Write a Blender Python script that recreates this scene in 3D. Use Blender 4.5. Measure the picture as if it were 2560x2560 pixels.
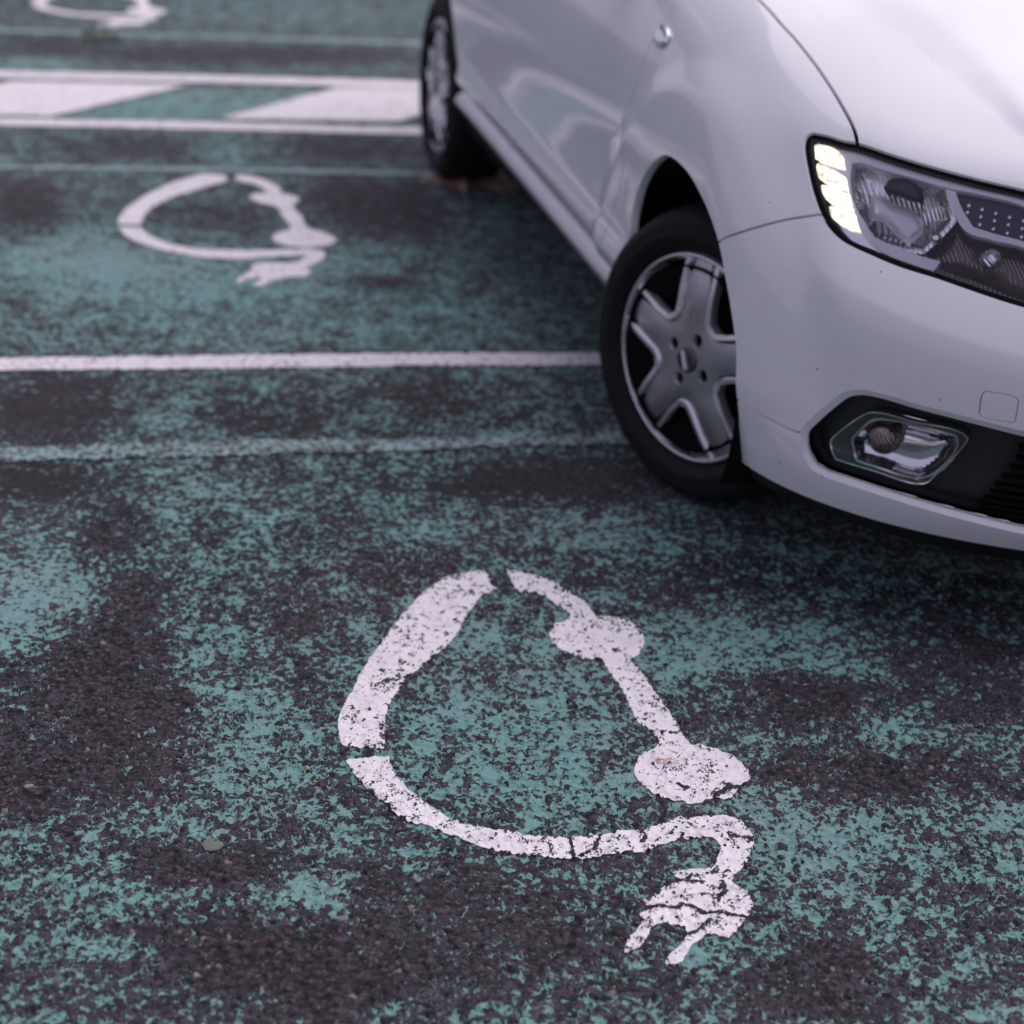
import bpy, bmesh, math, random
import numpy as np
from mathutils import Vector, Matrix
from mathutils.geometry import delaunay_2d_cdt

for o in list(bpy.data.objects): bpy.data.objects.remove(o)
SC = bpy.context.scene
COL = SC.collection

# ------------------------------------------------------------------ camera
cd = bpy.data.cameras.new('camera'); cam = bpy.data.objects.new('camera', cd); COL.objects.link(cam)
_r = Vector((.99712543, .03124809, .06902488)); _u = Vector((-.07576858, .41122939, .90837741)); _w = Vector((0, .91099613, -.4124149))
cam.matrix_world = Matrix(((_r.x, _u.x, -_w.x, 0), (_r.y, _u.y, -_w.y, 0), (_r.z, _u.z, -_w.z, 1.545), (0, 0, 0, 1)))
cd.sensor_width = 36; cd.sensor_fit = 'HORIZONTAL'; cd.lens = 64.2; cd.clip_start = .05; cd.clip_end = 2000
cd.dof.use_dof = True; cd.dof.focus_distance = 2.78; cd.dof.aperture_fstop = 2.7
SC.camera = cam

# ------------------------------------------------------------------ sky, sun, exposure
SUN_AZ = math.radians(50)       # compass direction the light comes from: 0 = straight beyond the car, clockwise
SUN_EL = math.radians(54)
wd = bpy.data.worlds.new('World'); SC.world = wd; wd.use_nodes = True
nt = wd.node_tree; nt.nodes.clear()
sky = nt.nodes.new('ShaderNodeTexSky'); sky.sky_type = 'NISHITA'; sky.sun_disc = False
sky.sun_elevation = SUN_EL; sky.sun_rotation = SUN_AZ; sky.air_density = 1.0; sky.dust_density = 4.0; sky.ozone_density = 1.5
# overcast: the clear sky is veiled by an even pale lavender cloud layer
hs_ = nt.nodes.new('ShaderNodeMix'); hs_.data_type = 'RGBA'; hs_.inputs[0].default_value = .78; hs_.inputs[7].default_value = (6.6, 6.2, 8.5, 1)
bg = nt.nodes.new('ShaderNodeBackground'); bg.inputs['Strength'].default_value = .068
wo = nt.nodes.new('ShaderNodeOutputWorld')
nt.links.new(sky.outputs[0], hs_.inputs[6]); nt.links.new(hs_.outputs[2], bg.inputs[0]); nt.links.new(bg.outputs[0], wo.inputs[0])
sl = bpy.data.lights.new('sun', 'SUN'); sl.energy = 1.8; sl.angle = math.radians(92); sl.color = (1, .92, .90)
so = bpy.data.objects.new('sun', sl); COL.objects.link(so)
_d = Vector((math.sin(SUN_AZ)*math.cos(SUN_EL), math.cos(SUN_AZ)*math.cos(SUN_EL), math.sin(SUN_EL)))
so.rotation_euler = _d.to_track_quat('Z', 'Y').to_euler(); so.location = (0, 0, 20)
SC.view_settings.view_transform = 'Standard'; SC.view_settings.look = 'None'
SC.view_settings.exposure = 0.22; SC.view_settings.gamma = 1.0
SC.cycles.use_denoising = True; SC.cycles.use_adaptive_sampling = True; SC.cycles.adaptive_threshold = .02
SC.cycles.max_bounces = 8; SC.cycles.transparent_max_bounces = 12
# ---- car body surface: concentric U-shaped rows from the sill/bumper (v=0) up over the shoulder to the hood centre line (v=13)
ROWS = np.array([
 # z0     z1     z2     z3     w     xs    xf
 [.285,  .250,  .224,  .217,  .822,  .30,  .853],
 [.340,  .320,  .285,  .280,  .842,  .30,  .885],
 [.400,  .385,  .360,  .355,  .856,  .29,  .880],
 [.480,  .470,  .460,  .455,  .861,  .27,  .870],
 [.570,  .565,  .555,  .550,  .862,  .25,  .855],
 [.660,  .655,  .635,  .630,  .862,  .22,  .825],
 [.740,  .735,  .705,  .700,  .858,  .18,  .785],
 [.820,  .815,  .770,  .765,  .848,  .12,  .755],
 [.900,  .885,  .825,  .820,  .825,  .08,  .735],
 [.970,  .940,  .862,  .855,  .785,  .05,  .700],
 [1.020, .985,  .892,  .885,  .720,  .02,  .640],
 [1.055, 1.02,  .935,  .925,  .580, -.05,  .520],
 [1.080, 1.045, .985,  .975,  .320, -.15,  .280],
 [1.090, 1.050, 1.03,  1.02,  .000, -.25,  .020]])
def _nat(Y):
    n = len(Y); A = np.eye(n)*4; R = np.zeros_like(Y)
    for i in range(1, n-1):
        A[i, i-1] = A[i, i+1] = 1; R[i] = 6*(Y[i+1]-2*Y[i]+Y[i-1])
    A[0, 0] = A[-1, -1] = 1
    return np.linalg.solve(A, R)
_M2 = _nat(ROWS)
def _rowp(v):
    v = np.clip(v, 0, 12.99999); i = v.astype(int); f = (v-i)[:, None]; g = 1-f
    return g*ROWS[i]+f*ROWS[i+1]+((g**3-g)*_M2[i]+(f**3-f)*_M2[i+1])/6
def _sm(a, b, x):
    t = np.clip((x-a)/(b-a), 0, 1); return t*t*(3-2*t)
XR = -.45; SA = .7; SB = 1.8
_cs = np.linspace(.9, 1.85, 191)
_cv = np.interp(_cs, [.97, 1.0, 1.04, 1.08, 1.13, 1.18, 1.25, 1.31, 1.38, 1.6, 1.8], [5.9, 5.35, 5.15, 5.02, 4.86, 4.70, 4.54, 4.41, 4.28, 4.1, 4.05])
for _k in range(3): _cv = np.convolve(np.pad(_cv, 7, mode='edge'), np.ones(15)/15, 'valid')
def body(s, v):
    """s<0: door side (metres behind the fender), 0..SA fender side, SA..SB round the nose; returns points on the right half"""
    s = np.atleast_1d(np.asarray(s, float)); v = np.atleast_1d(np.asarray(v, float)); P = _rowp(v)
    z0, z1, z2, z3, w, xs, xf = P.T
    th = np.clip((s-SA)/(SB-SA), 0, 1)*np.pi/2
    k = np.clip(s, 0, SA)/SA
    x = np.where(s < 0, XR+s, np.where(s < SA, XR+(xs-XR)*k, xs+(xf-xs)*np.sin(th)))
    y = np.where(s < SA, -w, -w*np.cos(th))
    q = np.where(s < SA, x, xs+th*2/np.pi)
    # cubic through four knots along the row
    k0 = np.full_like(q, -.45); k1 = np.zeros_like(q)+.0; k2 = xs+.5; k3 = xs+1.0
    m1 = (z2-z0)/(k2-k0); m2 = (z3-z1)/(k3-k1); m0 = np.zeros_like(q); m3 = np.zeros_like(q)
    def H(a, b, za, zb, ma, mb):
        h = b-a; t = (q-a)/h
        return (2*t**3-3*t*t+1)*za+(t**3-2*t*t+t)*h*ma+(-2*t**3+3*t*t)*zb+(t**3-t*t)*h*mb
    z = np.where(q < k1, H(k0, k1, z0, z1, m0, m1), np.where(q < k2, H(k1, k2, z1, z2, m1, m2), H(k2, k3, z2, z3, m2, m3)))
    z = np.where(q < k0, z0+.035*_sm(.3, .9, z0)*np.clip(-.45-q, 0, 3), z)
    z = z+.028*np.clip(-.45-x, 0, 1.8)*(1-_sm(.36, .60, z0))
    # side sculpting: sill groove, lower door flare, arch flare, tail taper
    sd = 1-_sm(.02, .22, x)
    nose = 1-_sm(SA+.10, SA+.42, s)
    door = 1-_sm(-.30, -.18, x)
    zt = z-.028*np.clip(-.45-x, 0, 1.8)*(1-_sm(.36, .60, z0))
    g = .018*np.exp(-((zt-.362)/.016)**2)-.010*np.exp(-((zt-.316)/.020)**2)
    fl = -.012*np.exp(-((zt-.430)/.040)**2)+.004*np.exp(-((z-.58)/.10)**2)
    y = y+door*(g+fl)
    for ax, R0 in ((.03, .40),):
        r = np.hypot(x-ax, z-.36)
        y = y-.018*(1-_sm(R0+.085, R0+.165, r))*np.where(ax > -1, nose, 1)*(1-_sm(.90, .98, z))*_sm(.30, .42, z)
    y = y+.09*_sm(2.4, 3.5, -x)
    # hood crease
    d = v-np.interp(s, [.6, .84, .99, 1.16, 1.28, 1.35, 1.45, 1.8], [11.1, 11.16, 11.17, 11.03, 10.64, 10.13, 9.6, 9.2])
    z = z+.011*_sm(-.05, .45, d)*(1-_sm(.45, 2.2, d))*_sm(.45, .8, s)
    # bumper shelf under the head lamp: outward ridge with an upward-facing top
    d = v-np.interp(s, _cs, _cv)
    da = np.sqrt(d*d+.003); up, dn = (da+d)/2, (da-d)/2
    amp = .021*_sm(.98, 1.10, s)*np.clip(1-np.clip(up/1.05, 0, 1)-_sm(0, 2.8, dn), 0, 1)
    nx, ny = np.sin(th)*w, -np.cos(th)*(xf-xs); nl = np.hypot(nx, ny)+1e-9
    x = x+amp*nx/nl; y = y+amp*ny/nl
    return np.stack([x, np.minimum(y, 0), z], 1)
def body_n(s, v, e=2e-3):
    s = np.atleast_1d(np.asarray(s, float)); v = np.atleast_1d(np.asarray(v, float))
    lo, hi = np.clip(v-e*4, 0, 12.98), np.clip(v+e*4, 0, 12.99)
    a = body(np.minimum(s+e, SB), v)-body(s-e, v); b = body(s, hi)-body(s, lo)
    n = np.cross(a, b); n /= np.linalg.norm(n, axis=1)[:, None]+1e-12
    return n
# outlines on the body surface, as (s, v) pairs
BODY_LINES = {
 'hood_gap': [(-0.02, 10.35), (0.25, 10.3), (0.5039, 10.2521), (0.7021, 10.1956), (0.8164, 10.1204), (0.9165, 9.9039), (0.9893, 9.5626), (1.0476, 9.0548), (1.0769, 8.6404), (1.0895, 8.3173)],
 'headlight': [(0.9973, 8.1751), (0.9877, 8.0164), (0.9885, 7.7433), (0.9976, 7.4562), (1.0065, 7.2204), (1.0262, 6.6679), (1.0408, 6.3335), (1.058, 6.0982), (1.0862, 5.8965), (1.1124, 5.814), (1.1375, 5.755), (1.1854, 5.6405), (1.2529, 5.5381), (1.2956, 5.439), (1.3835, 5.2301), (1.44, 5.15), (1.475, 5.35), (1.485, 6.5), (1.47, 7.75), (1.42, 7.97), (1.376, 8.1298), (1.3047, 8.2391), (1.2368, 8.3145), (1.1642, 8.3635), (1.0906, 8.3776), (1.0592, 8.291), (1.0303, 8.2657)],
 'seam_upper': [(0.7597, 4.7865), (0.7842, 4.9597), (0.8543, 5.3381), (0.9084, 5.6373), (0.9706, 5.9832), (1.0099, 6.1712), (1.046, 6.335)],
 'seam_lower': [(0.8305, 2.0045), (0.8489, 2.005), (0.9077, 1.9378), (0.957, 1.9154), (0.9924, 1.8966), (1.0248, 1.9689)],
 'fog_recess': [(1.0197, 1.9524), (1.0378, 2.1942), (1.06, 2.4528), (1.0816, 2.6742), (1.1028, 2.8616), (1.1286, 2.9651), (1.1684, 2.9909), (1.2156, 2.9628), (1.2604, 2.94), (1.3035, 2.91), (1.3927, 2.8205), (1.5, 2.7), (1.65, 2.66), (1.83, 2.65), (1.83, 0.8), (1.65, 0.8), (1.5, 0.8), (1.4056, 0.8599), (1.3337, 0.9735), (1.2434, 1.0833), (1.1453, 1.1562), (1.0913, 1.1591), (1.0565, 1.1468), (1.0326, 1.2058), (1.0191, 1.48), (1.0167, 1.7412)],
 'front_arch': [(0.4216, 5.6961), (0.3452, 5.2894), (0.2965, 4.8915), (0.2606, 4.4984), (0.2368, 4.1438), (0.2182, 3.7339), (0.2148, 3.224), (0.2, 2.6), (0.185, 1.5), (0.17, 0.6), (0.16, -0.4), (0.8, -0.4), (0.7905, 0), (0.7924, 0.4354), (0.8406, 2.0226), (0.8465, 2.9633), (0.8241, 3.67), (0.7988, 4.2385), (0.7693, 4.8584), (0.7236, 5.2995), (0.6488, 5.6153), (0.5969, 5.7544), (0.5435, 5.8106), (0.4825, 5.7995)],
 'rear_arch': [(-2.02, 5.9), (-1.9, 5.55), (-1.7847, 4.5331), (-1.731, 3.9467), (-1.6787, 3.228), (-1.586, 2.5415), (-1.6744, 1.1045), (-1.7698, 0), (-1.66, -0.4), (-3.3, -0.4), (-3.3, 4.9), (-2.66, 4.9), (-2.55, 5), (-2.35, 5.6), (-2.18, 6)],
 'door_gap': [(0.09, 10.7), (0.09, 9.6), (0.0964, 8.9092), (0.1226, 8.4237), (0.1291, 8.0501), (0.123, 7.5057), (0.1076, 6.7579), (0.0894, 5.9581), (0.1357, 5.2514), (0.1265, 4.3761), (0.075, 3.2), (0.05, 2.2), (0.03, -0.2)],
 'tow_cover': [(1.33, 3.5556), (1.3749, 3.5198), (1.3789, 3.4694), (1.3777, 3.0953), (1.3738, 3.0514), (1.3258, 3.0832), (1.3224, 3.1249), (1.325, 3.4992)],
 'repeater': [(0.1558, 8.2381), (0.1392, 7.9913), (0.1575, 7.8197), (0.2135, 7.7675), (0.2477, 7.9212), (0.2551, 8.1493), (0.2187, 8.2855)],
 'bezel': [(0.9974, 8.0997), (1.0586, 8.1425), (1.0897, 8.2911), (1.1639, 8.3079), (1.2372, 8.2691), (1.3061, 8.1796), (1.379, 7.9911), (1.44, 7.3), (1.44, 6.95), (1.3822, 7.6681), (1.3101, 7.8357), (1.2614, 7.8427), (1.1952, 7.911), (1.1455, 7.9066), (1.0973, 7.9308), (1.0859, 7.832), (1.0923, 7.3009), (1.1075, 6.7648), (1.129, 6.4054), (1.1441, 6.1945), (1.1837, 6.1095), (1.2307, 6.0049), (1.258, 5.9865), (1.2458, 5.7258), (1.2066, 5.7852), (1.1583, 5.8879), (1.1409, 5.9875), (1.1206, 6.1826), (1.105, 6.6944), (1.0895, 7.1509), (1.0747, 7.6806), (1.0626, 7.9653), (1.0295, 8.0975), (1.0026, 8.0288)],
 'drl0': [(0.9999, 7.9539), (1.0284, 8.0466), (1.0588, 8.0495), (1.0727, 7.6687), (1.0553, 7.6314), (1.0311, 7.6256), (1.0101, 7.6018)],
 'drl1': [(1.0154, 7.4647), (1.0464, 7.4631), (1.0778, 7.3703), (1.0867, 7.1319), (1.0604, 7.1243), (1.0299, 7.1451), (1.0207, 7.2434)],
 'drl2': [(1.033, 7.0044), (1.0615, 7.0206), (1.0911, 6.9777), (1.0997, 6.7157), (1.075, 6.6935), (1.0485, 6.7246), (1.0373, 6.854)],
 'drl3': [(1.0523, 6.586), (1.078, 6.612), (1.1066, 6.5632), (1.1179, 6.2862), (1.089, 6.2698), (1.0691, 6.326), (1.0576, 6.4081)],
 'drl_tray': [(0.9889, 8.0934), (1.0244, 8.1503), (1.0595, 8.0975), (1.0749, 7.7515), (1.0895, 7.1942), (1.1057, 6.7671), (1.1235, 6.3032), (1.1439, 6.0608), (1.1816, 5.9591), (1.2454, 5.8011), (1.229, 5.7558), (1.181, 5.8027), (1.1302, 5.9256), (1.0868, 6.0642), (1.0584, 6.26), (1.0378, 6.5672), (1.0216, 7.001), (1.0024, 7.5492)],
 'reflector': [(1.0801, 7.8991), (1.1089, 7.9963), (1.1672, 7.9961), (1.2116, 8.0097), (1.2481, 7.9263), (1.2635, 7.4239), (1.2743, 7.0218), (1.2535, 6.6267), (1.2278, 6.2291), (1.1817, 6.1891), (1.1409, 6.2561), (1.1253, 6.4767), (1.1042, 6.809), (1.0891, 7.2813)],
 'bulb_shade': [(1.1494, 7.4584), (1.1599, 7.795), (1.1829, 7.9515), (1.2069, 7.8172), (1.2228, 7.5188), (1.2243, 7.3055), (1.2018, 7.2811), (1.1765, 7.3359), (1.1563, 7.332)],
 'bulb_cap': [(1.1224, 7.2174), (1.1425, 7.3143), (1.1675, 7.1741), (1.2079, 7.1049), (1.225, 6.9271), (1.2275, 6.6474), (1.2011, 6.2912), (1.1814, 6.419), (1.1557, 6.6818), (1.1294, 6.6596)],
 'divider': [(1.2591, 7.8036), (1.2733, 7.7841), (1.29, 7.3096), (1.3105, 6.9147), (1.3407, 6.8427), (1.3893, 6.7478), (1.44, 6.45), (1.44, 6.2), (1.3896, 6.5976), (1.3412, 6.6819), (1.3025, 6.7631), (1.2836, 7.0415), (1.2717, 7.3641)],
 'indicator': [(1.2722, 7.869), (1.3093, 7.9155), (1.3829, 7.714), (1.44, 6.9), (1.44, 6.5), (1.3904, 6.794), (1.341, 6.8965), (1.3124, 6.9741), (1.2912, 7.3577)],
 'low_reflector': [(1.2743, 6.9956), (1.2856, 6.9995), (1.3046, 6.7959), (1.3419, 6.712), (1.3914, 6.617), (1.43, 6.1), (1.43, 5.5), (1.3886, 5.4632), (1.3402, 5.6328), (1.2971, 5.7757), (1.259, 5.863), (1.2319, 6.1308), (1.2533, 6.5932)],
 'fog_frame': [(1.0636, 1.9233), (1.0741, 2.0749), (1.1266, 2.5897), (1.1445, 2.6958), (1.2246, 2.7159), (1.2993, 2.6931), (1.3105, 2.615), (1.3066, 2.4903), (1.2705, 1.9747), (1.2476, 1.5779), (1.2308, 1.4746), (1.1529, 1.505), (1.0718, 1.4864), (1.0642, 1.7026)],
 'fog_inner': [(1.111, 2.1074), (1.1291, 2.3372), (1.1467, 2.5264), (1.1892, 2.6245), (1.2369, 2.6235), (1.2892, 2.5944), (1.2923, 2.4844), (1.281, 2.1845), (1.2524, 1.8), (1.2287, 1.6556), (1.1666, 1.663), (1.1187, 1.6832)],
 'fog_bulb': [(1.166, 2.2478), (1.1987, 2.3285)],
 'fog_fin': [(1.207, 2.3605), (1.2847, 2.4053), (1.2772, 2.1659), (1.2476, 1.7153), (1.2271, 1.5686), (1.2174, 1.8704), (1.2213, 2.1175)],
 'grille_edge': [(1.3886, 2.3078), (1.3618, 1.8352), (1.3313, 1.1545)],
}
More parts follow.
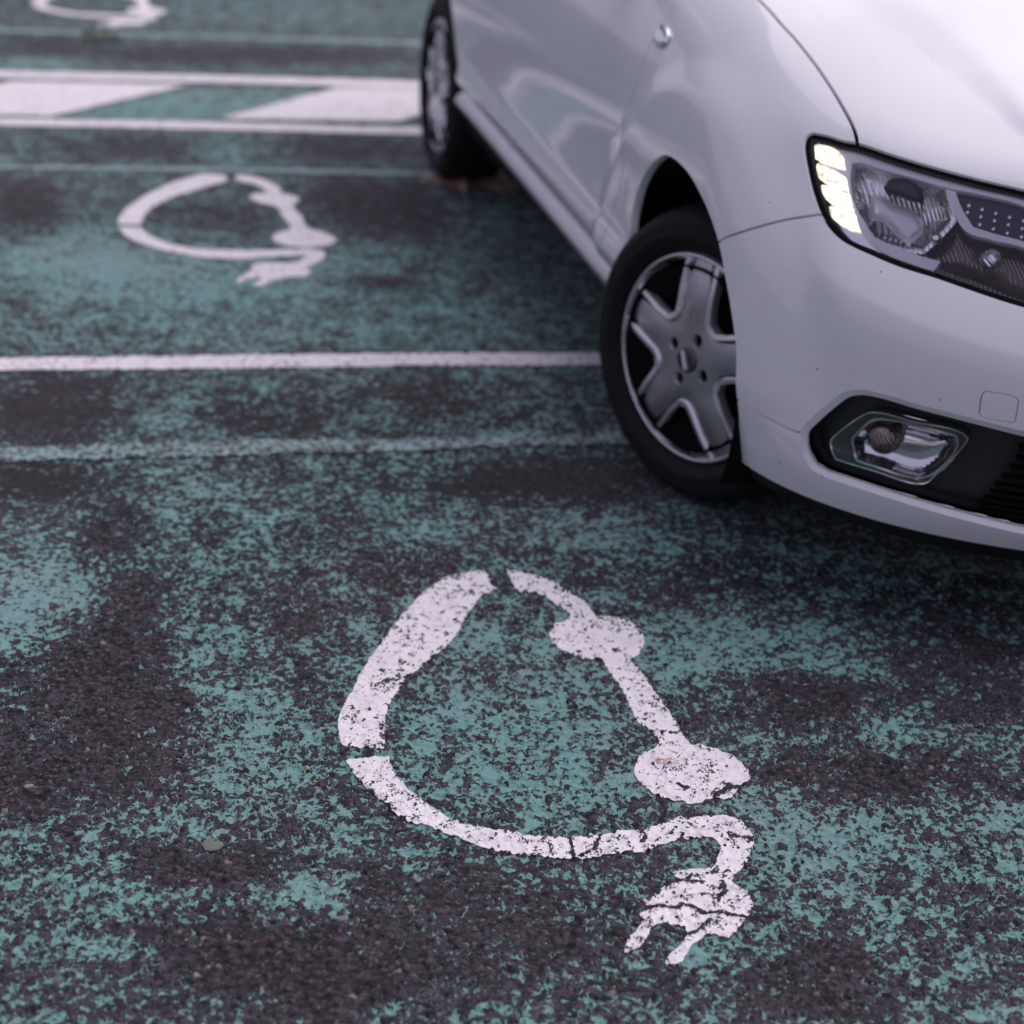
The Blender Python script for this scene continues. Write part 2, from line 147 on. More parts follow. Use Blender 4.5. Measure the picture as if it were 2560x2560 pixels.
# ground markings and wear, in metres
GROUND = {
 'near': [[(-0.0467, 3.1281), (-0.0327, 3.1049), (-0.028, 3.0698), (-0.0149, 3.0613), (-0.042, 3.0252), (-0.0584, 2.9744), (-0.0713, 2.9255), (-0.0782, 2.8852), (-0.0879, 2.8453), (-0.1033, 2.8054), (-0.1242, 2.7655), (-0.1365, 2.7336), (-0.1542, 2.7015), (-0.1654, 2.6651), (-0.1737, 2.63), (-0.179, 2.596), (-0.1791, 2.5527), (-0.1755, 2.5007), (-0.1729, 2.4729), (-0.2071, 2.4655), (-0.2394, 2.4659), (-0.2483, 2.5005), (-0.255, 2.5522), (-0.2532, 2.5849), (-0.2444, 2.6305), (-0.235, 2.7007), (-0.2239, 2.762), (-0.2089, 2.8198), (-0.1963, 2.8791), (-0.1797, 2.9343), (-0.1652, 2.984), (-0.144, 3.0361), (-0.1214, 3.079), (-0.0973, 3.1048), (-0.0723, 3.12)], [(-0.2283, 2.4274), (-0.2042, 2.4383), (-0.165, 2.4463), (-0.1592, 2.4273), (-0.1501, 2.3993), (-0.1317, 2.3683), (-0.1085, 2.3387), (-0.0807, 2.3103), (-0.0537, 2.2868), (-0.0226, 2.2732), (0.0154, 2.2694), (0.0534, 2.2613), (0.0962, 2.2623), (0.122, 2.2657), (0.1576, 2.2732), (0.1935, 2.2893), (0.2297, 2.3027), (0.2562, 2.3119), (0.2836, 2.3359), (0.3271, 2.3446), (0.361, 2.3551), (0.3769, 2.3455), (0.3913, 2.3213), (0.3971, 2.2936), (0.3891, 2.259), (0.3766, 2.2247), (0.362, 2.2014), (0.3544, 2.1846), (0.3657, 2.1704), (0.3792, 2.1463), (0.3805, 2.1262), (0.3726, 2.1052), (0.3582, 2.0788), (0.341, 2.0526), (0.3176, 2.0594), (0.3017, 2.0455), (0.2854, 2.0222), (0.272, 1.9927), (0.2595, 1.9776), (0.2497, 1.9855), (0.2582, 2.0096), (0.274, 2.0302), (0.2843, 2.0553), (0.2806, 2.0693), (0.249, 2.0703), (0.2399, 2.0692), (0.2301, 2.0487), (0.2172, 2.0187), (0.1976, 2.0023), (0.1963, 2.0115), (0.2091, 2.0461), (0.2221, 2.0768), (0.218, 2.091), (0.2291, 2.1023), (0.2174, 2.1184), (0.2365, 2.1386), (0.253, 2.1613), (0.2691, 2.1738), (0.2757, 2.1798), (0.267, 2.1946), (0.3024, 2.2071), (0.3283, 2.2158), (0.338, 2.2414), (0.3453, 2.2755), (0.3336, 2.2937), (0.3072, 2.2874), (0.2807, 2.2782), (0.2574, 2.264), (0.2276, 2.2407), (0.1923, 2.2334), (0.157, 2.2152), (0.1221, 2.2107), (0.081, 2.2081), (0.067, 2.2114), (0.03, 2.2108), (-0.0077, 2.2229), (-0.0461, 2.2437), (-0.0848, 2.2605), (-0.1239, 2.2774), (-0.1464, 2.3014), (-0.1726, 2.3345), (-0.1963, 2.3641), (-0.2123, 2.3906), (-0.2259, 2.4179)], [(-0.0031, 3.1356), (0.0058, 3.1115), (0.0134, 3.0768), (0.0262, 3.0556), (0.0508, 3.0552), (0.0755, 3.0369), (0.1002, 3.0056), (0.1184, 2.9825), (0.1164, 2.9564), (0.0928, 2.9314), (0.0834, 2.8965), (0.0896, 2.8648), (0.1092, 2.8357), (0.1399, 2.8167), (0.178, 2.8109), (0.1924, 2.7629), (0.2101, 2.713), (0.2231, 2.6496), (0.2362, 2.6024), (0.2534, 2.5843), (0.2661, 2.5456), (0.2366, 2.5084), (0.2251, 2.4744), (0.2243, 2.4489), (0.2402, 2.4138), (0.2629, 2.3895), (0.296, 2.382), (0.3229, 2.3826), (0.3407, 2.3971), (0.3679, 2.4008), (0.3835, 2.4274), (0.4047, 2.4552), (0.401, 2.4928), (0.3747, 2.5346), (0.3443, 2.5535), (0.3159, 2.5528), (0.3037, 2.5882), (0.2918, 2.6385), (0.2757, 2.6862), (0.2592, 2.7353), (0.2457, 2.7787), (0.224, 2.8181), (0.24, 2.8403), (0.2531, 2.8826), (0.2488, 2.9314), (0.2319, 2.9624), (0.2084, 2.98), (0.1684, 2.9778), (0.1486, 3.0269), (0.1202, 3.0669), (0.087, 3.1024), (0.0576, 3.1253), (0.0241, 3.1336)]],
 'mid': [[(-1.0295, 5.9313), (-1.0132, 5.8598), (-1.0489, 5.7889), (-1.0917, 5.7027), (-1.1291, 5.6341), (-1.1644, 5.5259), (-1.1787, 5.4271), (-1.1765, 5.3359), (-1.1667, 5.2748), (-1.2333, 5.2686), (-1.2494, 5.354), (-1.2452, 5.4749), (-1.224, 5.6057), (-1.184, 5.7625), (-1.1379, 5.8669), (-1.0965, 5.9259)], [(-1.2239, 5.2335), (-1.1615, 5.2511), (-1.1361, 5.196), (-1.0837, 5.1376), (-1.022, 5.0948), (-0.9591, 5.0766), (-0.8755, 5.0875), (-0.7806, 5.1131), (-0.6864, 5.1503), (-0.6211, 5.1608), (-0.6015, 5.1378), (-0.5962, 5.0694), (-0.6208, 5.0061), (-0.6353, 4.9688), (-0.6137, 4.9523), (-0.6253, 4.8947), (-0.6668, 4.8732), (-0.705, 4.8313), (-0.734, 4.7756), (-0.7529, 4.777), (-0.7385, 4.844), (-0.7688, 4.8362), (-0.7922, 4.788), (-0.8046, 4.8058), (-0.7877, 4.8743), (-0.7761, 4.921), (-0.7901, 4.9283), (-0.7723, 4.9775), (-0.6991, 5.008), (-0.6636, 5.0333), (-0.6515, 5.0893), (-0.7386, 5.0545), (-0.8291, 5.0076), (-0.9253, 5.0002), (-1.0066, 5.0174), (-1.0945, 5.0633), (-1.1589, 5.1169), (-1.2051, 5.1891)], [(-0.9982, 5.9473), (-0.948, 5.9412), (-0.8884, 5.8982), (-0.8304, 5.8109), (-0.8151, 5.7569), (-0.7669, 5.7279), (-0.7523, 5.6753), (-0.7587, 5.6174), (-0.7235, 5.5184), (-0.6761, 5.3747), (-0.6232, 5.3388), (-0.5846, 5.2747), (-0.6004, 5.2095), (-0.6564, 5.1751), (-0.7235, 5.176), (-0.7644, 5.2253), (-0.7653, 5.2992), (-0.7343, 5.3457), (-0.7794, 5.489), (-0.8084, 5.589), (-0.8751, 5.625), (-0.9079, 5.6717), (-0.9063, 5.7295), (-0.8643, 5.7421), (-0.8893, 5.8078), (-0.9409, 5.8518), (-0.9777, 5.8707)]],
 'far_shift': (-1.243, 3.608),
 'bay_line': [(-3.7623, 3.4298), (-1.2425, 4.0706), (-0.7599, 4.1991), (-0.2502, 4.3309), (0.2049, 4.4387), (2.337, 4.9809), (2.3356, 4.8843), (0.2035, 4.3421), (-0.2432, 4.2382), (-0.7433, 4.1076), (-1.2185, 3.9872), (-3.7383, 3.3464)],
 'hatch_far': [(-4.6823, 6.6292), (-2.1642, 7.2764), (-1.3844, 7.483), (-0.5107, 7.7014), (1.62, 8.2491), (1.6313, 8.1009), (-0.4994, 7.5532), (-1.3608, 7.3554), (-2.1257, 7.1427), (-4.6438, 6.4955)],
 'hatch_near': [(-4.4636, 5.874), (-1.9354, 6.4808), (-1.232, 6.6586), (-0.445, 6.8385), (1.6943, 7.3519), (1.7034, 7.2324), (-0.4359, 6.719), (-1.2109, 6.5447), (-1.9042, 6.3722), (-4.4324, 5.7654)],
 'hatch_bar': [(-0.8379, 7.4344), (-0.185, 7.6077), (-0.5402, 6.896), (-1.1931, 6.7227)],
 'hatch_pitch': (1.2241, 0.3352),
 'old_line_near': [(-3.6004, 2.8636), (-1.0895, 3.5383), (-0.8303, 3.6164), (-0.3478, 3.7407), (-0.0675, 3.8175), (0.2462, 3.8972), (2.3708, 4.4681), (2.3776, 4.4049), (0.253, 3.834), (-0.0642, 3.7429), (-0.3393, 3.6613), (-0.8118, 3.5336), (-1.0687, 3.4659), (-3.5796, 2.7912)],
 'old_line_mid': [(-4.2749, 5.2151), (-1.7506, 5.838), (-1.0389, 6.029), (-0.3674, 6.1793), (1.7685, 6.7063), (1.7728, 6.6468), (-0.3631, 6.1198), (-1.029, 5.972), (-1.7368, 5.7898), (-4.2611, 5.1669)],
 'old_line_far': [(-4.2646, 7.6794), (-1.7448, 8.3201), (-1.1494, 8.4726), (-0.5803, 8.6162), (0.3889, 8.8626), (0.3955, 8.7765), (-0.5737, 8.5301), (-1.1385, 8.3946), (-1.7302, 8.25), (-4.25, 7.6093)],
 'wear': [(-0.834, 2.88, 0.088, 0.145, 0.165, 0.8), (-0.673, 2.907, 0.056, 0.083, 0.165, -0.6), (-0.666, 2.732, 0.08, 0.075, 0.157, -0.9), (-0.737, 2.636, 0.104, 0.045, 0.153, -0.5), (-0.495, 2.759, 0.072, 0.132, 0.157, 0.35), (-0.388, 2.916, 0.048, 0.103, 0.163, -0.4), (-0.776, 3.21, 0.061, 0.098, 0.179, -0.5), (-0.969, 3.382, 0.116, 0.08, 0.189, -0.8), (-1.062, 3.809, 0.128, 0.196, 0.209, -0.8), (-0.541, 3.835, 0.144, 0.081, 0.205, -0.5), (-0.802, 3.771, 0.07, 0.095, 0.205, 0.15), (-0.616, 3.328, 0.116, 0.154, 0.183, 0.25), (-0.542, 3.124, 0.08, 0.069, 0.174, 0.15), (-0.209, 4.028, 0.076, 0.105, 0.211, -0.5), (-0.036, 3.56, 0.092, 0.085, 0.189, -0.8), (0.183, 3.622, 0.141, 0.102, 0.19, -0.9), (0.161, 3.334, 0.109, 0.089, 0.178, 0.5), (-0.137, 3.28, 0.085, 0.062, 0.178, 0.3), (-0.233, 3.12, 0.102, 0.046, 0.171, -0.4), (-0.617, 2.523, 0.109, 0.116, 0.147, -1), (-0.683, 2.32, 0.102, 0.066, 0.139, -1), (-0.379, 2.444, 0.091, 0.14, 0.142, 0.6), (-0.517, 2.629, 0.061, 0.053, 0.151, 0.2), (-0.488, 2.4, 0.04, 0.046, 0.141, -0.4), (-0.567, 2.189, 0.083, 0.093, 0.132, 0.15), (-0.394, 2.129, 0.067, 0.051, 0.128, -0.9), (-0.243, 2.082, 0.051, 0.036, 0.125, 0.7), (-0.338, 1.959, 0.084, 0.067, 0.12, -0.7), (-0.23, 1.896, 0.123, 0.063, 0.117, -0.8), (-0.57, 1.991, 0.084, 0.081, 0.123, 0.2), (0.01, 2.635, 0.179, 0.279, 0.148, 0.5), (-0.045, 2.714, 0.064, 0.045, 0.152, -0.35), (0.101, 2.406, 0.117, 0.06, 0.138, 0.2), (0.355, 2.864, 0.097, 0.119, 0.156, 0.6), (0.583, 2.971, 0.121, 0.074, 0.159, 0.6), (0.391, 3.169, 0.085, 0.058, 0.169, -0.5), (0.602, 2.849, 0.078, 0.039, 0.154, 0.4), (0.507, 2.736, 0.113, 0.074, 0.149, -0.8), (0.649, 2.623, 0.046, 0.043, 0.144, 0.5), (0.613, 2.695, 0.028, 0.036, 0.147, 0.4), (0.785, 2.946, 0.152, 0.105, 0.156, -0.5), (0.773, 2.622, 0.055, 0.035, 0.143, 0.2), (0.63, 2.5, 0.159, 0.056, 0.139, -0.8), (0.847, 2.756, 0.067, 0.057, 0.148, -0.4), (0.468, 2.388, 0.076, 0.06, 0.135, 0.4), (0.511, 2.275, 0.147, 0.083, 0.13, 0.5), (0.768, 2.378, 0.068, 0.09, 0.132, 0.4), (0.296, 2.004, 0.044, 0.034, 0.119, 0.5), (0.453, 2.008, 0.074, 0.046, 0.118, -0.7), (0.569, 2.097, 0.046, 0.074, 0.122, 0.25), (0.463, 1.939, 0.108, 0.033, 0.115, -0.5), (-0.039, 2.007, 0.188, 0.103, 0.121, -0.6), (-1.541, 5.35, 0.093, 0.266, 0.283, -0.9), (-1.307, 4.969, 0.221, 0.258, 0.263, 0.6), (-0.929, 4.847, 0.368, 0.195, 0.254, 0.6), (-0.971, 5.435, 0.146, 0.119, 0.28, -0.4), (-0.508, 5.703, 0.173, 0.289, 0.286, -0.8), (-0.484, 5.12, 0.094, 0.132, 0.26, 0.3), (-0.408, 4.896, 0.075, 0.059, 0.25, -0.9), (-1.422, 6.198, 0.163, 0.152, 0.319, -0.6), (-0.664, 6.448, 0.214, 0.144, 0.319, -0.7), (-1.082, 6.278, 0.074, 0.154, 0.317, 0.4), (-2.138, 7.865, 0.134, 0.177, 0.401, -0.6), (-2.083, 7.477, 0.213, 0.129, 0.384, 0.6), (-1.283, 8.009, 0.601, 0.167, 0.392, -0.8), (-1.247, 9.196, 0.557, 0.385, 0.439, 0.2), (-1.494, 6.91, 0.72, 0.276, 0.35, 0.7), (-0.745, 4.499, 0.487, 0.256, 0.236, 0.35), (-0.062, 4.664, 0.175, 0.179, 0.236, 0.2)],
 'tar': [(-0.945, 3.414, 0.181, 0.136, 0.19, 1), (-0.513, 3.441, 0.331, 0.189, 0.188, 0.8), (-0.095, 3.885, 0.375, 0.23, 0.203, 0.9), (-0.814, 3.835, 0.42, 0.163, 0.208, 0.8), (-0.369, 3.524, 0.225, 0.168, 0.19, 0.7), (0.036, 3.463, 0.18, 0.108, 0.184, 0.5), (-0.515, 5.617, 0.222, 0.312, 0.282, 0.5), (-1.523, 5.325, 0.108, 0.234, 0.282, 0.4), (0.57, 3.302, 0.334, 0.176, 0.173, 0.6)],
 'pebbles': [(-0.6326, 2.5178), (-0.4487, 2.5809), (-0.3408, 2.3107), (-0.2847, 2.3948), (-0.687, 2.2884), (-0.5338, 1.8539), (-0.3604, 1.8873), (0.9324, 2.8993), (0.6632, 2.5296), (0.5309, 2.7791), (0.4648, 2.7497), (0.5753, 2.3318), (-0.0647, 2.3531)],
 'rust_stone': (-0.3926, 2.1747),
 'weed': (-1.941, 8.0791),
 'warm_light_patch': (-0.1193, 6.0239),
 'twig': (0.2777, 2.4915),
 'cracks': [([(0.217, 2.1058), (0.2477, 2.1107), (0.2723, 2.1127), (0.291, 2.1201), (0.3115, 2.1051), (0.3362, 2.1082), (0.3752, 2.1006)], 0.0055, 2.2), ([(0.2842, 2.0529), (0.303, 2.0672), (0.3197, 2.0913)], 0.0044, 2), ([(0.1204, 2.2683), (0.1253, 2.2411), (0.1269, 2.2113)], 0.005, 2), ([(0.169, 2.2804), (0.1622, 2.2571), (0.1588, 2.24), (0.138, 2.2182)], 0.0039, 2), ([(0.223, 2.2989), (0.2355, 2.2835), (0.2285, 2.2658)], 0.0055, 2), ([(0.2826, 2.3154), (0.2716, 2.2911)], 0.0044, 2), ([(0.2234, 2.1167), (0.2425, 2.1343), (0.2498, 2.1609), (0.2691, 2.1738), (0.3101, 2.179)], 0.0077, 1.6), ([(0.3413, 2.1777), (0.346, 2.1575), (0.3292, 2.14)], 0.0077, 1.8), ([(0.3445, 2.4037), (0.3703, 2.4318), (0.4018, 2.4423)], 0.0088, 2.2), ([(0.2919, 2.4302), (0.3049, 2.4197)], 0.0055, 2.2), ([(0.357, 2.3024), (0.3921, 2.2929)], 0.0055, 2), ([(0.2463, 2.5833), (0.3107, 2.5858)], 0.0066, 1.3), ([(-0.2138, 2.6635), (-0.1542, 2.7015)], 0.0088, 1.1), ([(0.2691, 2.1738), (0.3273, 2.2023), (0.3528, 2.2056)], 0.0055, 1.2)],
 'ground_cracks': [([(0.1269, 2.2086), (0.1065, 2.1926), (0.0877, 2.1848), (0.035, 2.1648), (0.0037, 2.1687)], 0.0055, 1), ([(0.1375, 2.0688), (0.1255, 2.0312), (0.1241, 2.0028), (0.0936, 1.9715), (0.0824, 1.9476)], 0.0055, 1), ([(0.3737, 2.1004), (0.3942, 2.1079), (0.4157, 2.1095)], 0.0055, 1), ([(0.217, 2.1058), (0.1896, 2.1074), (0.1683, 2.1148)], 0.0055, 1), ([(0.2596, 2.3921), (0.2681, 2.3573), (0.2563, 2.3148)], 0.0055, 1)],
}

# ------------------------------------------------------------------ helpers
def mesh_obj(name, V, Fc, mat, parent=None, N=None, smooth=True):
    me = bpy.data.meshes.new(name)
    me.from_pydata([tuple(map(float, q)) for q in V], [], [tuple(int(i) for i in f) for f in Fc]); me.update()
    if mat: me.materials.append(mat)
    if smooth: me.polygons.foreach_set('use_smooth', [True]*len(me.polygons))
    if N is not None: me.normals_split_custom_set_from_vertices([tuple(map(float, q)) for q in N])
    ob = bpy.data.objects.new(name, me); COL.objects.link(ob)
    if parent: ob.parent = parent
    return ob
def tag(o, label=None, cat=None, group=None, kind=None):
    for k, v in (('label', label), ('category', cat), ('group', group), ('kind', kind)):
        if v: o[k] = v
    return o
def empty(name, loc=(0, 0, 0), rz=0):
    o = bpy.data.objects.new(name, None); COL.objects.link(o); o.location = loc; o.rotation_euler = (0, 0, rz); o.empty_display_size = .2
    return o
def inside(P, poly):
    P = np.asarray(P, float); poly = np.asarray(poly, float); r = np.zeros(len(P), bool)
    x, y = P[:, 0], P[:, 1]; a = poly; b = np.roll(poly, -1, 0)
    for (x1, y1), (x2, y2) in zip(a, b):
        if y1 == y2: continue
        c = (y1 > y) != (y2 > y)
        r ^= c & (x < (x2-x1)*(y-y1)/(y2-y1)+x1)
    return r
def edge_dist(P, poly, closed=True):
    P = np.asarray(P, float); poly = np.asarray(poly, float); d = np.full(len(P), 1e9)
    a = poly if closed else poly[:-1]; b = np.roll(poly, -1, 0) if closed else poly[1:]
    for p0, p1 in zip(a, b):
        e = p1-p0; L2 = e@e
        if L2 < 1e-14: continue
        t = np.clip(((P-p0)@e)/L2, 0, 1)
        d = np.minimum(d, np.hypot(*(P-p0-t[:, None]*e).T))
    return d
def smooth_line(pts, step, closed, corner=55):
    """Catmull-Rom through the points, keeping sharp corners, resampled to about step"""
    P = np.asarray(pts, float); n = len(P); out = []
    T = np.zeros_like(P)
    for i in range(n):
        if closed or 0 < i < n-1:
            a, c = P[(i-1) % n], P[(i+1) % n]; u, w = P[i]-a, c-P[i]; lu, lw = np.hypot(*u)+1e-9, np.hypot(*w)+1e-9
            ang = np.degrees(np.arccos(np.clip((u@w)/lu/lw, -1, 1)))
            if ang < corner: T[i] = (u/lu+w/lw)/2
    m = n if closed else n-1
    for i in range(m):
        a, b = P[i], P[(i+1) % n]; L = np.hypot(*(b-a)); k = max(1, int(math.ceil(L/step)))
        t0 = T[i]*L if T[i].any() else b-a; t1 = T[(i+1) % n]*L if T[(i+1) % n].any() else b-a
        for j in range(k):
            t = j/k
            out.append((2*t**3-3*t*t+1)*a+(t**3-2*t*t+t)*t0+(-2*t**3+3*t*t)*b+(t**3-t*t)*t1)
    if not closed: out.append(P[-1])
    return np.array(out)
VS = .085                       # metres per row, roughly
def dom(pts): return np.asarray(pts, float)*np.array([1, VS])
def cdt(points, polys):
    """Delaunay triangles of loose points plus closed outlines (all 2-D)"""
    vs = [tuple(p) for p in points]; es = []
    for pl in polys:
        k = len(vs); vs += [tuple(p) for p in pl]; es += [(k+i, k+(i+1) % len(pl)) for i in range(len(pl))]
    r = delaunay_2d_cdt([Vector(v) for v in vs], es, [], 0, 1e-6)
    return np.array([tuple(v) for v in r[0]]), np.array([tuple(f) for f in r[2]], int)
def comp_tris(Fc, keep):
    idx = np.where(keep)[0]; par = {int(i): int(i) for i in idx}
    def find(a):
        while par[a] != a: par[a] = par[par[a]]; a = par[a]
        return a
    seen = {}
    for i in idx:
        f = Fc[i]
        for a, b in ((f[0], f[1]), (f[1], f[2]), (f[2], f[0])):
            e = (min(a, b), max(a, b))
            if e in seen: par[find(int(i))] = find(seen[e])
            else: seen[e] = int(i)
    g = {}
    for i in idx: g.setdefault(find(int(i)), []).append(int(i))
    return [np.array(v) for v in g.values()]
def boundary(tris):
    c = {}
    for f in tris:
        for a, b in ((f[0], f[1]), (f[1], f[2]), (f[2], f[0])):
            c[(a, b)] = c.get((a, b), 0)+1
    return [(a, b) for (a, b) in c if (b, a) not in c]
def solid(V3, N3, tris, depth, round_edge=.0012):
    """surface triangles + a return flange of the given depth along the open edges; returns verts, faces, normals"""
    used = np.unique(tris); mp = {int(u): i for i, u in enumerate(used)}
    V = [V3[u] for u in used]; N = [N3[u] for u in used]; Fc = [tuple(mp[int(i)] for i in f) for f in tris]
    for a, b in boundary(tris):
        pa, pb, na, nb = V3[a], V3[b], N3[a], N3[b]
        t = pb-pa; l = np.linalg.norm(t)
        if l < 1e-9: continue
        o = np.cross(t/l, (na+nb)/2)
        k = len(V); V += [pa, pb, pb-nb*depth, pa-na*depth]; N += [o*.8+na*.6, o*.8+nb*.6, o, o]; Fc.append((k+1, k, k+3, k+2))
    return np.array(V), Fc, np.array(N)
def mirror(V, Fc, N):
    m = np.array([1, -1, 1]); return V*m, [tuple(reversed(f)) for f in Fc], N*m
def join(parts):
    V, Fc, N = [], [], []; k = 0
    for v, f, n in parts:
        V.append(v); N.append(n); Fc += [tuple(i+k for i in q) for q in f]; k += len(v)
    return np.concatenate(V), Fc, np.concatenate(N)

# ------------------------------------------------------------------ node helpers
def new_mat(name):
    m = bpy.data.materials.new(name); m.use_nodes = True; t = m.node_tree; t.nodes.clear()
    out = t.nodes.new('ShaderNodeOutputMaterial'); b = t.nodes.new('ShaderNodeBsdfPrincipled'); t.links.new(b.outputs[0], out.inputs[0])
    return m, t, b, out
class G:
    def __init__(s, t): s.t = t
    def n(s, ty, **k):
        x = s.t.nodes.new(ty)
        for a, v in k.items(): setattr(x, a, v)
        return x
    def put(s, sock, v):
        if hasattr(v, 'is_linked') or hasattr(v, 'links'): s.t.links.new(v, sock)
        else: sock.default_value = v
    def m(s, op, a, b=0., c=0., clamp=False):
        x = s.n('ShaderNodeMath', operation=op, use_clamp=clamp)
        for i, v in enumerate((a, b, c)): s.put(x.inputs[i], v)
        return x.outputs[0]
    def mix(s, f, a, b):
        x = s.n('ShaderNodeMix', data_type='RGBA'); s.put(x.inputs[0], f); s.put(x.inputs[6], a); s.put(x.inputs[7], b); return x.outputs[2]
    def ss(s, v, a, b):
        x = s.n('ShaderNodeMapRange', interpolation_type='SMOOTHSTEP'); s.put(x.inputs[0], v); x.inputs[1].default_value = a; x.inputs[2].default_value = b; return x.outputs[0]
    def noise(s, vec, scale, det=3., rough=.55):
        x = s.n('ShaderNodeTexNoise'); s.put(x.inputs['Vector'], vec); x.inputs['Scale'].default_value = scale; x.inputs['Detail'].default_value = det; x.inputs['Roughness'].default_value = rough; return x
    def vor(s, vec, scale, feat='F1', rnd=1.):
        x = s.n('ShaderNodeTexVoronoi', feature=feat); s.put(x.inputs['Vector'], vec); x.inputs['Scale'].default_value = scale; x.inputs['Randomness'].default_value = rnd; return x
    def sep(s, c):
        x = s.n('ShaderNodeSeparateColor'); s.put(x.inputs[0], c); return x.outputs
def rgb(*c): return (*c, 1.)

def simple(name, col, rough=.5, metal=0., coat=0., bump=None, spec=.5):
    m, t, b, o = new_mat(name); g = G(t)
    geo = g.n('ShaderNodeTexCoord')
    nz = g.noise(geo.outputs['Object'], 14, 4)
    g.put(b.inputs['Base Color'], g.mix(nz.outputs[0], rgb(*[c*.86 for c in col]), rgb(*[min(1, c*1.12) for c in col])))
    g.put(b.inputs['Roughness'], g.m('MULTIPLY_ADD', nz.outputs[0], .16, rough-.08))
    b.inputs['Metallic'].default_value = metal; b.inputs['Coat Weight'].default_value = coat; b.inputs['Specular IOR Level'].default_value = spec
    if bump:
        bp = g.n('ShaderNodeBump'); bp.inputs['Strength'].default_value = bump[1]; bp.inputs['Distance'].default_value = .001
        g.put(bp.inputs['Height'], g.noise(geo.outputs['Object'], bump[0], 3).outputs[0]); t.links.new(bp.outputs[0], b.inputs['Normal'])
    return m

# ------------------------------------------------------------------ ground material
def ground_mat(name, kind):
    m, t, b, out = new_mat(name); g = G(t)
    pos = g.n('ShaderNodeNewGeometry').outputs['Position']
    flat = g.n('ShaderNodeVectorMath', operation='MULTIPLY'); g.put(flat.inputs[0], pos); flat.inputs[1].default_value = (1, 1, 0); pos = flat.outputs[0]
    # irregular stones: cells of a warped Voronoi
    wv = g.noise(pos, 95, 1, .5)
    off = g.n('ShaderNodeVectorMath', operation='MULTIPLY_ADD'); g.put(off.inputs[0], wv.outputs['Color']); off.inputs[1].default_value = (.012, .012, 0); g.put(off.inputs[2], pos)
    p2 = off.outputs[0]
    v1 = g.vor(p2, 105); v2 = g.vor(p2, 270)
    r1, r2, r3 = g.sep(v1.outputs['Color'])[:3]
    q1, q2, q3 = g.sep(v2.outputs['Color'])[:3]
    d1, d2 = v1.outputs['Distance'], v2.outputs['Distance']
    fine = g.noise(pos, 380, 2, .6).outputs[0]
    mid = g.noise(pos, 11, 4, .65).outputs[0]
    small = g.noise(pos, 62, 2, .6).outputs[0]
    clump = g.noise(p2, 26, 2, .6).outputs[0]
    big = g.noise(pos, 2.3, 2, .5).outputs[0]
    # relief: rounded stones of two sizes, some standing higher
    hgt = g.m('MULTIPLY', g.m('MULTIPLY_ADD', r3, .8, .35), g.m('SUBTRACT', 1., g.m('MULTIPLY', d1, d1)))
    hgt = g.m('MULTIPLY_ADD', g.m('SUBTRACT', 1., d2), g.m('MULTIPLY_ADD', q2, .35, .1), hgt)
    hgt = g.m('MULTIPLY_ADD', fine, .30, hgt)
    hgt = g.m('MULTIPLY_ADD', small, .6, hgt)
    # bare asphalt: dark purple-grey stones in black binder, with crevice shade painted into the joints
    stone = g.mix(r1, rgb(.012, .0105, .014), rgb(.094, .079, .097))
    stone = g.mix(g.m('MULTIPLY', q1, .5), stone, rgb(.040, .034, .042))
    stone = g.mix(g.m('MULTIPLY', g.ss(big, .42, .68), .5), stone, rgb(.066, .048, .056))
    stone = g.mix(g.m('GREATER_THAN', r2, .990), stone, rgb(.24, .19, .19))
    stone = g.mix(g.m('MULTIPLY', g.m('GREATER_THAN', q3, .955), .55), stone, rgb(.22, .20, .20))
    joint_shade = g.m('MULTIPLY', g.ss(g.m('MULTIPLY_ADD', fine, .25, d1), .50, .76), g.m('MULTIPLY_ADD', q2, .5, .45))
    stone = g.mix(joint_shade, stone, rgb(.014, .011, .014))
    tar = g.n('ShaderNodeAttribute', attribute_name='tar').outputs['Fac']
    stone = g.mix(g.m('MULTIPLY', tar, g.m('MULTIPLY_ADD', mid, .6, .35), clamp=True), stone, rgb(.012, .011, .013))
    # how much of the coating is left
    at = g.n('ShaderNodeAttribute', attribute_name='wear'); cov = at.outputs['Fac']
    gk = kind == 'ground'
    c = g.m('MULTIPLY_ADD', g.m('SUBTRACT', r2, .5), 1.2 if gk else .8, cov)
    c = g.m('MULTIPLY_ADD', g.m('SUBTRACT', mid, .5), 2.6 if gk else 1.4, c)
    c = g.m('MULTIPLY_ADD', g.m('SUBTRACT', clump, .5), 1.7 if gk else .5, c)
    c = g.m('MULTIPLY_ADD', g.m('SUBTRACT', small, .5), 1.7 if gk else 2.4, c)
    c = g.m('MULTIPLY_ADD', g.m('SUBTRACT', fine, .5), .9, c)
    c = g.m('MULTIPLY_ADD', g.m('SUBTRACT', d1, .38), 1.1 if gk else .5, c)
    c = g.m('MULTIPLY_ADD', g.m('SUBTRACT', q1, .5), .6 if gk else .9, c)
    paint = g.ss(c, -.04, .05)
    if gk:
        coat = g.mix(small, rgb(.092, .250, .226), rgb(.250, .462, .420))
        coat = g.mix(g.m('MULTIPLY', g.ss(big, .40, .70), .45), coat, rgb(.23, .32, .32))
    elif kind == 'white':
        coat = g.mix(small, rgb(.80, .75, .775), rgb(.93, .89, .90))
        coat = g.mix(g.m('MULTIPLY', g.ss(fine, .56, .74), .35), coat, rgb(.40, .33, .33))
        coat = g.mix(g.m('MULTIPLY', g.ss(mid, .52, .70), .16), coat, rgb(.45, .38, .36))
        coat = g.mix(g.m('MULTIPLY', g.ss(clump, .45, .72), .16), coat, rgb(.36, .33, .35))
    else:
        coat = g.mix(small, rgb(.18, .33, .32), rgb(.36, .46, .45))
    col = g.mix(paint, stone, coat)
